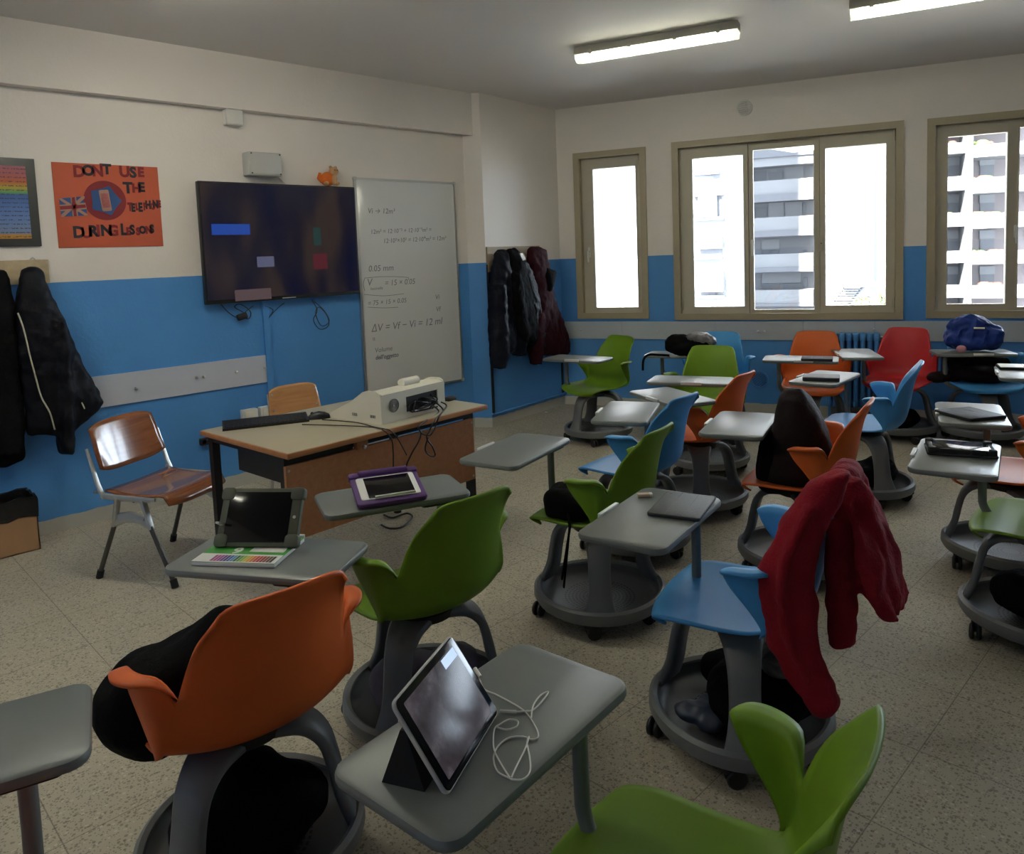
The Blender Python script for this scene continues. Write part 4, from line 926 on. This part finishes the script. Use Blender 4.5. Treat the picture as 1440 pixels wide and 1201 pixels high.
# notebook and olive rugged tablet
c, a, w_, d_ = rect_fit([(296, 755), (434, 760), (400, 800), (277, 777)], ZS+.012)
w_, d_ = .265, .205
nb = thing('colour_notebook', (c.x, c.y, ZS), a, 'green and white drawing pad with a row of colour swatches', 'notebook')
MB().slab(w_, d_, 0, .011, .003, .001).build('pages', M['paper'], nb)
cv = MB().slab(w_, d_-.0, .011, .0122, .003, .0003).build('cover', M['pgreen'], nb)
MB().box((-w_/2+.001, -d_/2+.001, .0122), (w_/2-.001, -d_/2+.062, .0127)).build('white_band', M['paper'], cv)
MB().box((.01, -.02, .0122), (w_/2-.012, .075, .0127)).build('white_field', M['paper'], cv)
for k, cl in enumerate([(.35, .06, .22), (.45, .04, .25), (.30, .03, .30), (.12, .02, .28), (.03, .03, .18), (.03, .10, .40), (.05, .30, .55), (.02, .10, .06), (.10, .35, .06), (.30, .50, .05), (.65, .55, .04), (.75, .35, .03), (.70, .18, .03), (.60, .05, .03), (.45, .03, .03), (.30, .02, .02), (.22, .05, .03), (.12, .05, .03), (.05, .03, .02)]):
    x = -w_/2+.055+k*.0104; MB().box((x, -d_/2+.008, .0127), (x+.0082, -d_/2+.050, .0131)).build('colour_swatch', mat('swatch', cl, .5), cv)
txt('lettering', '9', .06, Matrix.Translation((c.x, c.y, ZS)) @ RZ(a) @ T3(-.045, -.035, .0125), M['paper'], cv, .0002, bold=.002)
L, Rr = pz(303, 768, ZS+.016), pz(418, 769, ZS+.016); d = Rr-L; a = math.atan2(d.y, d.x); c = (L+Rr)/2
t = thing('tablet', (c.x, c.y, ZS+.0135), a, 'dark tablet in an olive rugged case propped up on the drawing pad', 'tablet', 'tablets on the tables')
w_, hh = .262, .180; XT = RX(R(60)); b = MB(); b.slab(w_, hh, -.012, .010, .016, .005, XT @ T3(0, hh/2, 0))
for sx in (-1, 1):
    for sy in (.018, hh-.018): b.slab(.045, .040, -.014, .014, .012, .005, XT @ T3(sx*(w_/2-.017), sy, 0))
b.build('rugged_case', M['olive'], t); MB().slab(w_-.055, hh-.026, .010, .0115, .005, .0005, XT @ T3(-.004, hh/2, 0)).build('screen', M['screen'], t)
MB().lathe([(.005, .010), (.005, .0112)], 16, XT @ T3(w_/2-.018, hh/2, 0)).build('home_button', M['white'], t)
b = MB(); b.slab(.10, .11, -.003, .003, .01, .002, T3(0, .125, 0) @ RX(R(124)) @ T3(0, .05, 0)); b.build('kick_stand', M['olive'], t)
b = MB(); b.box((-w_/2+.008, .0, .0), (-w_/2+.020, .006, .04), XT @ T3(0, hh*.35, .006)); b.build('strap_tag', M['white'], t)
# near tablet on its folded cover
L, Rr = pz(630, 1120, ZS+.006), pz(702, 1001, ZS+.006); d = Rr-L; a = math.atan2(d.y, d.x); c = (L+Rr)/2
t = thing('tablet', (c.x, c.y, ZS), a, 'tablet showing a grey purple picture, propped on its folded cover', 'tablet', 'tablets on the tables')
w_ = d.length; hh = .172; XT = RX(R(57)) @ T3(0, .004, 0)
MB().slab(w_, hh, -.006, .003, .014, .003, XT @ T3(0, hh/2, 0)).build('casing', M['greybox'], t)
MB().slab(w_-.006, hh-.006, .0028, .0042, .012, .0005, XT @ T3(0, hh/2, 0)).build('bezel', M['screen'], t)
m, tt, bs = newmat('cloudy_picture')
g = nd(tt, 'ShaderNodeTexCoord'); n = nd(tt, 'ShaderNodeTexNoise'); n.inputs['Scale'].default_value = 22; n.inputs['Detail'].default_value = 8; n.inputs['Roughness'].default_value = .7; tt.links.new(g.outputs['Object'], n.inputs['Vector'])
rp = nd(tt, 'ShaderNodeValToRGB'); tt.links.new(n.outputs['Fac'], rp.inputs[0]); el = rp.color_ramp.elements
el[0].position = .35; el[0].color = (.030, .022, .022, 1); el[1].position = .75; el[1].color = (.20, .18, .20, 1); q = el.new(.52); q.color = (.065, .055, .065, 1)
bs.inputs['Base Color'].default_value = (.01, .01, .01, 1); bs.inputs['Roughness'].default_value = .22; bs.inputs['Specular IOR Level'].default_value = .15; tt.links.new(rp.outputs[0], bs.inputs['Emission Color']); bs.inputs['Emission Strength'].default_value = .55*GLOW
sc = MB().slab(w_-.040, hh-.030, .0042, .0050, .003, .0003, XT @ T3(0, hh/2, 0)).build('screen', m, t)
MB().box((w_/2-.075, hh-.036, .005), (w_/2-.022, hh-.018, .0054), XT).build('blue_banner', mat('banner_blue', (.05, .06, .08), .2, emis=(.25, .36, .62), es=1.0), sc)
b = MB(); b.rings([[(x, y, z) for y, z in ((.045, 0), (.125, 0), (.085, .100), (.075, .100))] for x in (-w_/2+.005, -w_/2+.055)]); b.rings([[(x, y, z) for y, z in ((.045, 0), (.125, 0), (.085, .100), (.075, .100))] for x in (w_/2-.10, w_/2-.02)]); b.build('cover_stand', M['blackmat'], t)
# earphones
ze = ZS+.002
P = [(672, 945), (680, 968), (700, 978), (735, 998), (752, 1020), (757, 1036), (748, 1040), (735, 1036), (715, 1038), (700, 1050), (694, 1066), (700, 1085), (718, 1095)]
P2 = [(718, 1096), (735, 1096), (745, 1085), (745, 1066), (741, 1045), (744, 1036)]
P3 = [(747, 1010), (750, 992), (760, 978), (771, 973), (765, 983), (750, 998), (739, 1000), (725, 1001), (703, 1000)]
P4 = [(697, 1022), (712, 1026), (726, 1022), (728, 1014), (716, 1012), (704, 1018), (695, 1026), (694, 1050), (700, 1066), (717, 1094)]
P5 = [(744, 1036), (738, 1054), (728, 1074), (719, 1094)]
b = MB()
for k, l in enumerate((P, P2, P3, P4, P5)):
    q = [tuple(pz(u, v, ze+.0004*k)+Vector((0, 0, 0))) for u, v in l]; b.tube(cat_rom(q, len(l)*7), .0016, 6)
o = tag(b.build('earphones', M['white']), 'white earphone cable looped on the nearest table', 'earphones')
q1, q2 = pz(703, 1000, ze+.002), pz(726, 1001, ze+.002); b = MB(); b.tube([q1, q2], .003, 8); b.build('slider', M['white'], o)
q1, q2 = pz(668, 941, ze+.006), pz(676, 952, ze+.006); b = MB(); b.tube([q1, q2], [.005, .0035], 8); b.build('plug', M['white'], o)
# bits on the floor
q = pz(768, 581, 0); b = MB(); ball(b, (0, 0, .008), (.022, .014, .008), None, 6); o = tag(b.build('paper_scrap', M['paper']), 'white paper scrap on the floor before the corner wall', 'paper scrap'); o.location = (q.x, q.y, 0)

# ------------------------------------------------------------------ bags and clothes on the chairs
def blob(name, m, ells, label, cat, vox=.012, it=5, disp=.03, ds=.08, loc=(0, 0, 0), rz=0, extra=None, group=None):
    b = MB(); X = Matrix.Translation(loc) @ RZ(rz)
    for e in ells:
        c, r = e[0], e[1]; Q = (T3(*c) @ Euler(e[2]).to_matrix().to_4x4()) if len(e) > 2 else T3(*c)
        ball(b, (0, 0, 0), r, X @ Q, 12)
    if extra: extra(b, X)
    return tag(soft(b.build(name, m), vox, it, disp, ds), label, cat, group)
def chairX(i): c = CH[i]; return root_matrix(c[1], c[2], c[3])
def at_chair(i): c = CH[i]; return dict(loc=(c[1], c[2], 0), rz=R(c[3]-90))
# black coat on the near orange chair
fw_h = Vector((-fw.x, -fw.y, 0)).normalized()
f = fnP(fw_h, Vector((3.39, .70, 0)))
b = MB(); b.rings(coat(f, [(854, 312, 340, .03), (868, 288, 352, .08), (890, 255, 352, .12), (915, 205, 345, .14), (930, 165, 320, .15), (955, 146, 300, .15), (985, 141, 285, .15), (1012, 153, 275, .13), (1035, 174, 262, .10), (1050, 198, 250, .06), (1056, 208, 240, .03)], .12))
tag(soft(b.build('coat', M['cloth_black']), .014, 5, .03, .10), 'black coat bundled on the near orange chair and spilling past its arm', 'coat')
blob('bag', M['cloth_black'], [((-.02, -.03, .16), (.17, .18, .085)), ((.05, -.10, .20), (.12, .10, .09)), ((-.10, .02, .15), (.10, .12, .07)), ((0, -.02, .24), (.10, .10, .09))], 'black bag filling the tray of the near orange chair', 'bag', **at_chair(0))
blob('bag', M['cloth_mauve'], [((-.04, .03, .15), (.15, .15, .075)), ((.08, -.06, .17), (.10, .10, .09)), ((-.14, -.05, .14), (.07, .10, .06))], 'mauve grey bag in the tray of the green chair with the purple tablet', 'bag', **at_chair(1))
X = chairX(2)
b = MB(); b.slab(.20, .22, .470, .60, .05, .04, X @ T3(-.13, .05, 0) @ RZ(.2))
o = tag(soft(b.build('bag', M['cloth_black']), .011, 4, .02, .06), 'small black bag with hanging straps on the seat of the green chair by the desk', 'bag')
b = MB()
for dx, zb in ((-.262, .21), (-.275, .25)):
    b.tube([X @ Vector(p) for p in ((-.20, .06+dx*.3+.05, .52), (-.258, .04+dx*.2, .47), (dx, .02+dx*.2+.03, .38), (dx-.004, .02, zb))], [(.005, .016)]*4, 6)
b.build('strap', M['cloth_black'], o)
blob('bag', M['cloth_black'], [((-.02, -.06, .17), (.19, .16, .085)), ((.03, -.15, .19), (.13, .09, .10)), ((.12, .05, .15), (.09, .11, .065))], 'black bag in the tray of the light blue chair with the red jacket', 'bag', **at_chair(5))
blob('scarf', mat('patterned_scarf', (.12, .115, .11), .7, bump=.6, bscale=40, var=.9, vscale=35), [((.06, -.10, .27), (.10, .09, .03)), ((-.02, -.13, .285), (.08, .06, .03))], 'patterned grey scarf on the black bag under the light blue chair', 'scarf', .009, 3, .02, .04, **at_chair(5))
blob('drink_carton', mat('carton_blue', (.035, .045, .07), .4, var=.8, vscale=25), [((-.13, .11, .125), (.05, .07, .03)), ((-.10, .08, .13), (.05, .04, .035)), ((-.15, .06, .12), (.04, .05, .028))], 'blue and grey crumpled bag in the front of the light blue chair tray', 'bag', .008, 3, .02, .04, **at_chair(5))
# big backpack on the orange chair
X = chairX(12)
f = fnP(X.to_3x3() @ Vector((-1, 0, 0)), X @ Vector((-.02, 0, 0)))
b = MB(); b.rings(coat(f, [(546, 1104, 1128, .05), (556, 1098, 1138, .12), (580, 1092, 1154, .15), (610, 1084, 1166, .16), (640, 1074, 1172, .165), (664, 1068, 1166, .165), (680, 1070, 1156, .15), (688, 1076, 1140, .10)], .15, 24))
o = tag(soft(b.build('backpack', M['cloth_maroon']), .013, 5, .022, .10), 'large dark maroon backpack upright on an orange seat', 'backpack')
b = MB(); b.rings(coat(f, [(600, 1078, 1104, .13), (630, 1070, 1112, .15), (660, 1066, 1112, .15), (682, 1070, 1104, .12)], .13)); soft(b.build('front_pocket', M['cloth_black'], o), .012, 4, .02, .06)
blob('bag', M['cloth_black'], [((.0, -.02, .15), (.16, .16, .07)), ((.04, -.08, .18), (.11, .10, .08))], 'black mesh bag in the tray of the side-on blue chair', 'bag', **at_chair(13))
blob('bag', M['cloth_black'], [((0, 0, .16), (.17, .17, .085)), ((.05, .06, .20), (.11, .11, .08))], 'black bag in the tray of the red chair', 'bag', **at_chair(10))
blob('bag', M['cloth_black'], [((0, 0, .16), (.19, .19, .08)), ((-.05, .07, .19), (.11, .11, .08))], 'black bag in the tray of the green chair at the right edge', 'bag', **at_chair(15))
b = MB(); Xc = chairX(12); b.slab(.16, .12, .0, .09, .02, .01, Xc @ T3(.03, -.14, .077) @ RZ(.5)); o = tag(b.build('pencil_case', mat('case_grey', (.22, .23, .26), .4, var=.5, vscale=20)), 'grey case with pale straps in the tray behind the red jacket', 'case')
for k in (-.04, .03): MB().box((k-.008, -.064, .0), (k+.008, .064, .094), Xc @ T3(.03, -.14, .077) @ RZ(.5)).build('buckle_strap', M['paper'], o)
# jacket on the last blue chair
blob('jacket', M['cloth_maroon'], [((0, -.02, .53), (.21, .16, .07)), ((.12, -.10, .60), (.10, .10, .10)), ((-.10, -.10, .58), (.14, .10, .10)), ((.28, .0, .50), (.12, .08, .05)), ((0, -.14, .65), (.18, .06, .08))], 'dark jacket heaped on the seat under the blue backpack table', 'jacket', **at_chair(11))
# blue backpack
tx, ty, ta = CH[11][4]; c = pz(1368, 490, ZT+.02)
def straps(b, X):
    for k in range(3): b.tube([X @ Vector(p) for p in ((-.10+.09*k, -.10, .04), (-.11+.09*k, -.13, .10), (-.08+.08*k, -.11, .18))], .012, 8)
o = blob('backpack', M['cloth_blue'], [((0, 0, .12), (.185, .12, .115)), ((-.03, -.01, .19), (.15, .10, .09)), ((-.10, 0, .10), (.10, .11, .095)), ((.11, .01, .11), (.10, .11, .10)), ((-.02, -.05, .07), (.16, .09, .065))],
         'crumpled royal blue backpack on a table under the last window', 'backpack', .011, 2, .05, .06, loc=(c.x, c.y, ZT+.004), rz=AB-.1, extra=straps)
b = MB(); b.box((-.02, -.006, 0), (.05, .006, .012), Matrix.Translation((c.x, c.y, ZT)) @ RZ(AB-.1) @ T3(.02, -.118, .185) @ RX(-.3)); b.build('brand_patch', M['zip'], o)
b = MB(); ball(b, (0, 0, 0), (.035, .02, .03), Matrix.Translation((c.x, c.y, ZT)) @ RZ(AB-.1) @ T3(-.08, -.13, .03), 8); b.build('key_fob', mat('fob_pink', (.5, .22, .25), .5, var=.5, vscale=40), o)
# black and grey backpack
c = pz(970, 500, ZT+.01)
o = blob('backpack', M['cloth_black'], [((0, 0, .075), (.20, .12, .075)), ((-.08, 0, .11), (.12, .10, .075)), ((.06, 0, .12), (.14, .10, .06))], 'black and grey backpack lying on a table before the blue chair', 'backpack', .011, 3, .03, .06, loc=(c.x, c.y, ZT+.004), rz=AB)
b = MB(); XX = Matrix.Translation((c.x, c.y, ZT)) @ RZ(AB); ball(b, (0, 0, 0), (.11, .085, .05), XX @ T3(.08, -.02, .155), 10); ball(b, (0, 0, 0), (.05, .06, .04), XX @ T3(.17, -.02, .13), 10); soft(b.build('grey_flap', mat('grey_nylon', (.14, .135, .14), .5, bump=.8, bscale=30, var=.7, vscale=18), o), .009, 2, .03, .04)
q = [pz(941, 500, ZT+.01)]+[at(u, v, fw_h, fw_h.dot(pz(920, 503, ZT))) for u, v in [(925, 499), (912, 499), (905, 506), (904, 521)]]
b = MB(); b.tube(cat_rom([tuple(p) for p in q], 16), [(.004, .011)]*17, 6); b.build('strap', M['cloth_black'], o)

# ------------------------------------------------------------------ red jacket over the light blue chair
X = chairX(5); lat = X.to_3x3() @ Vector((-1, 0, 0)); P0 = X @ Vector((-.10, -.25, 0))
f = fnP(lat, P0); fn = fnP(lat, X @ Vector((-.235, -.2, 0))); ff = fnP(lat, X @ Vector((.02, -.3, 0)))
b = MB()
top = [X @ Vector(p) for p in ((-.17, -.315, .845), (-.08, -.315, .885), (.03, -.32, .895), (.13, -.315, .870), (.18, -.31, .83))]
b.tube(cat_rom([tuple(p) for p in top], 16), [(.045, .05)]*17, 14)
def sheet(pts):   # rows of local points lofted as a thick cloth
    rs = []
    for row in pts:
        row = [Vector(p) for p in row]; n = len(row); up_ = []
        for i, p in enumerate(row): up_.append(X @ (p+Vector((0, .016, 0)))); 
        lo = [X @ (p-Vector((0, .016, 0))) for p in reversed(row)]
        rs.append([tuple(q) for q in up_+lo])
    b.rings(rs)
def curve_row(x0, x1, y, z0, z1, sag, n=9): return [(x0+(x1-x0)*i/(n-1), y+sag*math.sin(PI*i/(n-1))+.012*math.sin(i*2.4+z0*20), z0+(z1-z0)*i/(n-1)) for i in range(n)]
# back panel hanging behind the chair back, flaring outwards
sheet([curve_row(-.17, .17, -.335, .86, .87, -.01), curve_row(-.20, .20, -.362, .79, .80, -.03), curve_row(-.21, .21, -.385, .71, .71, -.05), curve_row(-.21, .20, -.405, .64, .62, -.05), curve_row(-.19, .17, -.425, .58, .55, -.04), curve_row(-.16, .12, -.435, .56, .52, -.02)])
# front flank over the near corner of the back
b.rings(coat(fn, [(700, 1132, 1160, .10), (740, 1112, 1140, .10), (780, 1096, 1122, .095), (830, 1092, 1116, .08), (880, 1100, 1122, .07), (940, 1124, 1142, .055), (975, 1142, 1156, .04)], .1, 14))
b.rings(coat(fn, [(664, 1160, 1196, .05), (680, 1138, 1190, .06), (700, 1120, 1186, .065), (725, 1103, 1176, .07), (750, 1090, 1164, .07), (775, 1077, 1154, .065), (800, 1066, 1147, .06), (830, 1065, 1146, .05), (860, 1068, 1148, .045), (900, 1078, 1153, .045), (940, 1098, 1163, .04), (968, 1118, 1174, .04), (988, 1138, 1178, .04), (1003, 1150, 1172, .02)], .1, 24))
# hanging sleeve
b.rings(coat(f, [(690, 1160, 1200, .05), (730, 1160, 1204, .055), (780, 1161, 1206, .055), (840, 1161, 1206, .055), (880, 1162, 1206, .05), (903, 1163, 1205, .05), (909, 1165, 1203, .04)], .05, 18))
# near fold of the back panel
b.rings(coat(f, [(672, 1168, 1212, .04), (700, 1172, 1226, .045), (740, 1178, 1240, .04), (780, 1184, 1252, .035), (820, 1196, 1260, .03), (845, 1222, 1265, .025), (866, 1254, 1269, .015)], .04, 18))
tag(soft(b.build('jacket', M['cloth_red']), .0075, 4, .032, .09), 'red fleece jacket draped over the back of the light blue chair', 'jacket')

# ------------------------------------------------------------------ outside the windows
g = struct(MB().box((-60, .6, -9), (60, 90, -8.9)).build('ground', M['asphalt'])); g.matrix_world = MB_
def bpx(u, v, off): return pb(u, v, -off)
def slabpx(b, u0, v0, u1, v1, off, d0=-.1, d1=.1):     # box on a facade plane covering a photo rectangle
    (a, z1), (c, z0) = bpx(u0, v0, off), bpx(u1, v1, off)
    b.box((min(a, c), off+d0, min(z0, z1)), (max(a, c), off+d1, max(z0, z1)))
def house(name, off, a0, a1, z0, z1, m, label, dep=5, rot=None):
    o = thing(name, (0, 0, 0), 0, label, 'building'); o.matrix_world = MB_
    MB().box((a0, off, z0), (a1, off+dep, z1)).build('facade', m, o); return o
def win(o, off, l, m='fac_mid', name='window', d=.06):
    for r in l:
        b = MB(); slabpx(b, *r, off, -d, .02); w_ = b.build(name, M[m], o)
def bands(o, off, l, m, name, d): 
    for r in l:
        b = MB(); slabpx(b, *r, off, -d, .02); b.build(name, M[m], o)
# white block at the left
D = 17.; aL = bpx(1036, 300, D)[0]
h1 = house('apartment_building', D, -24, aL, -9, 22, M['fac_white'], 'white apartment block filling the left pane of the wide window')
C = lambda r: (930+r[0]/2.8235, 150+r[1]/2.8235, 930+r[2]/2.8235, 150+r[3]/2.8235)
win(h1, D, [C(r) for r in ((140, 215, 165, 260), (175, 222, 200, 275), (208, 262, 232, 282), (247, 232, 265, 302), (250, 415, 265, 452), (155, 563, 240, 598), (258, 540, 272, 600), (188, 733, 218, 748), (262, 680, 281, 745), (138, 352, 150, 438), (226, 362, 240, 440))])
bands(h1, D, [C(r) for r in ((130, 262, 232, 268), (130, 345, 250, 352), (130, 442, 250, 449), (130, 520, 245, 526), (130, 598, 245, 604), (130, 655, 250, 661), (130, 750, 255, 757))], 'fac_band', 'ledge', .25)
win(h1, D, [C(r) for r in ((152, 352, 225, 438), (150, 528, 245, 562), (150, 665, 250, 732))], 'fac_white', 'shutter', .3)
# banded block in the centre
D = 24.; a0 = bpx(1028, 300, D)[0]; a1 = bpx(1146, 300, D)[0]
h2 = house('apartment_building', D, a0, a1, -9, 30, M['fac_grey'], 'grey banded apartment block in the middle pane of the wide window')
bands(h2, D, [C(r) for r in ((298, 198, 606, 232), (298, 310, 606, 362), (298, 450, 606, 500), (298, 590, 606, 640), (298, 726, 606, 776))], 'fac_white', 'balcony_band', .9)
bands(h2, D, [C(r) for r in ((298, 190, 606, 198), (298, 362, 606, 372), (298, 500, 606, 510), (298, 640, 606, 650), (298, 776, 606, 784))], 'fac_band', 'slab_edge', 1.0)
win(h2, D, [C(r) for r in ((370, 258, 418, 303), (428, 262, 483, 300), (300, 268, 326, 310), (372, 400, 420, 445), (562, 382, 576, 440), (300, 402, 326, 448), (398, 570, 430, 585), (434, 570, 468, 585), (400, 702, 470, 722), (485, 702, 556, 722), (300, 680, 326, 724), (564, 568, 580, 584), (566, 678, 580, 722))])
win(h2, D, [C(r) for r in ((425, 382, 488, 442), (492, 380, 560, 442), (490, 240, 566, 300), (398, 528, 470, 566), (400, 660, 556, 698))], 'fac_white', 'shutter', .1)
# tall block at the right
D = 21.; a0 = bpx(1158, 300, D)[0]; a1 = bpx(1292, 300, D)[0]; am = bpx(1187, 300, D)[0]
h3 = house('apartment_building', D, a0, a1, -9, 26, M['fac_white'], 'plain pale apartment block in the right pane of the wide window')
b = MB(); b.box((am, D-.5, -9), (am+.9, D, 26)); b.build('pilaster', M['fac_grey'], h3)
win(h3, D, [C(r) for r in ((788, 280, 803, 300), (808, 280, 822, 300), (788, 405, 803, 438), (808, 405, 822, 438), (788, 256, 822, 276))])
win(h3, D, [C(r) for r in ((783, 513, 828, 578), (783, 648, 828, 712), (780, 385, 830, 402))], 'fac_white', 'shutter', .2)
# sloping stair truss and shrubs before it
D = 12.; st = thing('fire_stair', (0, 0, 0), 0, 'white slanted metal stair seen at the foot of the right pane', 'stair'); st.matrix_world = MB_
p0, p1 = bpx(1172, 440, D), bpx(1204, 398, D)
for s in (-.22, .22):
    b = MB(); b.tube([(p0[0]+s, D, p0[1]), (p1[0]+s, D, p1[1])], .05, 6); b.build('stringer', M['fac_white'], st)
for k in range(12):
    f_ = (k+.5)/12; x, z = p0[0]+(p1[0]-p0[0])*f_, p0[1]+(p1[1]-p0[1])*f_; b = MB(); b.box((x-.22, D-.15, z-.015), (x+.22, D+.15, z+.015)); b.build('tread', M['fac_mid'], st)
b = MB(); b.box((p1[0]-.3, D-.5, p1[1]-.06), (p1[0]+.5, D+.5, p1[1])); b.box((p1[0]+.3, D-.05, -9), (p1[0]+.4, D+.05, p1[1])); b.build('landing', M['fac_white'], st)
random.seed(11)
def tree(u, v, off, r, label):
    a_, z_ = bpx(u, v, off); o = thing('tree', MB_ @ Vector((a_, off, -9)), 0, label, 'tree')
    MB().tube([(0, 0, 0), (.05, 0, (z_+9)*.6), (0, .05, z_+9-r*.3)], [.16, .12, .05], 8).build('trunk', M['deskedge'], o)
    b = MB()
    for k in range(420):
        d = Vector((random.gauss(0, 1), random.gauss(0, 1), random.gauss(0, 1))).normalized()*r*random.random()**.4; d.z *= .8; s = r*.10
        X_ = T3(d.x, d.y, d.z+z_+9-r*.75) @ Euler((random.random()*6, random.random()*6, random.random()*6)).to_matrix().to_4x4()
        b.add([(-s, 0, 0), (0, -s*.5, .2*s), (s, 0, 0), (0, s*.5, .2*s)], [(0, 1, 2), (0, 2, 3)], X_)
    l = b.build('foliage', M['leaf'], o, 180); l['kind'] = 'stuff'
tree(1212, 418, 14, .9, 'pale green tree top behind the slanted stair'); tree(1227, 416, 15, .9, 'green tree top left of the right sash edge'); tree(1243, 417, 14, .8, 'green tree top at the right edge of the wide window')
# pink block with balconies through the last window
D = 26.; a0 = bpx(1296, 300, D)[0]; a1 = bpx(1475, 300, D)[0]
h4 = house('apartment_building', D+1.6, a0, a1, -9, 30, M['fac_pink'], 'pinkish apartment block with planted balconies through the last window')
Q = lambda r: (1280+r[0]/3.875, 150+r[1]/3.875, 1280+r[2]/3.875, 150+r[3]/3.875)
ff_ = [Q((0, y0, 1, y1)) for y0, y1 in ((212, 250), (392, 452), (588, 650), (792, 850), (975, 1040), (1180, 1230), (30, 70))]
for r in ff_:
    for u0, u1 in ((1298, 1361), (1363, 1460), (1462, 1474)):
        b = MB(); slabpx(b, u0, r[1], u1, r[3], D, 0, .14); bl = b.build('balcony', M['fac_white'], h4)
        b = MB(); slabpx(b, u0, r[3]-3.2, u1, r[3], D, .14, 1.62); b.build('floor_slab', M['fac_white'], bl)
b = MB(); slabpx(b, 1360, 60, 1364.5, 520, D, 0, 1.6); b.build('column', M['fac_white'], h4)
for y in (275, 480, 675, 870):
    for x in (380, 205, 640):
        b = MB(); slabpx(b, *Q((x, y+40, x+75, y+140)), D+1.6, -.05, .02); wv = b.build('window', M['fac_mid'], h4)
        b = MB(); slabpx(b, *Q((x-4, y, x+79, y+42)), D+1.6, -.10, .02); b.build('shutter', M['fac_white'], wv)
random.seed(4)
for y, xs in ((402, (255, 300, 345, 405, 430)), (600, (215, 245, 330, 352, 385, 410, 430, 470)), (808, (325, 345, 390, 460, 480, 500)), (985, (410, 440, 480)), (205, (340, 400, 440, 235))):
    for x in xs:
        a_, z_ = bpx(1280+x/3.875, 150+y/3.875, D); s = random.uniform(.14, .26); b = MB()
        b.lathe([(.07, 0), (.10, .16)], 10, T3(a_, D+.3, z_-.22)); b.build('flower_pot', M['terracotta'], h4)
        b = MB(); ball(b, (a_, D+.3, z_+.06), (s, .15, s*.7), None, 6); b.build('plant', M['leaf'] if random.random() < .4 else M['terracotta'], h4)

# ------------------------------------------------------------------ light
w = bpy.data.worlds.new('sky'); scn.world = w; w.use_nodes = True
bg = w.node_tree.nodes['Background']; bg.inputs[0].default_value = (.74, .86, 1., 1); bg.inputs[1].default_value = 5.5
for k, (a, b, c, d) in enumerate(WIN):
    ld = bpy.data.lights.new('sky_portal', 'AREA'); ld.shape = 'RECTANGLE'; ld.size = b-a-.1; ld.size_y = d-c-.1; ld.cycles.is_portal = True
    lo = bpy.data.objects.new('sky_portal', ld); COL.objects.link(lo)
    lo.matrix_world = MB_ @ T3((a+b)/2, .145, (c+d)/2) @ RX(-PI/2)
sd = bpy.data.lights.new('sun', 'SUN'); sd.energy = 24; sd.angle = R(2); sd.color = (1, .96, .9)
so = bpy.data.objects.new('sun', sd); COL.objects.link(so)
so.rotation_euler = Vector((-.10, .80, -.55)).to_track_quat('-Z', 'Y').to_euler()
vs = scn.view_settings; scn.display_settings.display_device = 'sRGB'
vs.view_transform = 'Standard'; vs.look = 'None'; vs.gamma = 1; vs.use_curve_mapping = False; vs.exposure = EXPO
cy = scn.cycles; cy.max_bounces = 8; cy.diffuse_bounces = 4; cy.glossy_bounces = 3; cy.transparent_max_bounces = 8; cy.sample_clamp_indirect = 6; cy.use_denoising = True
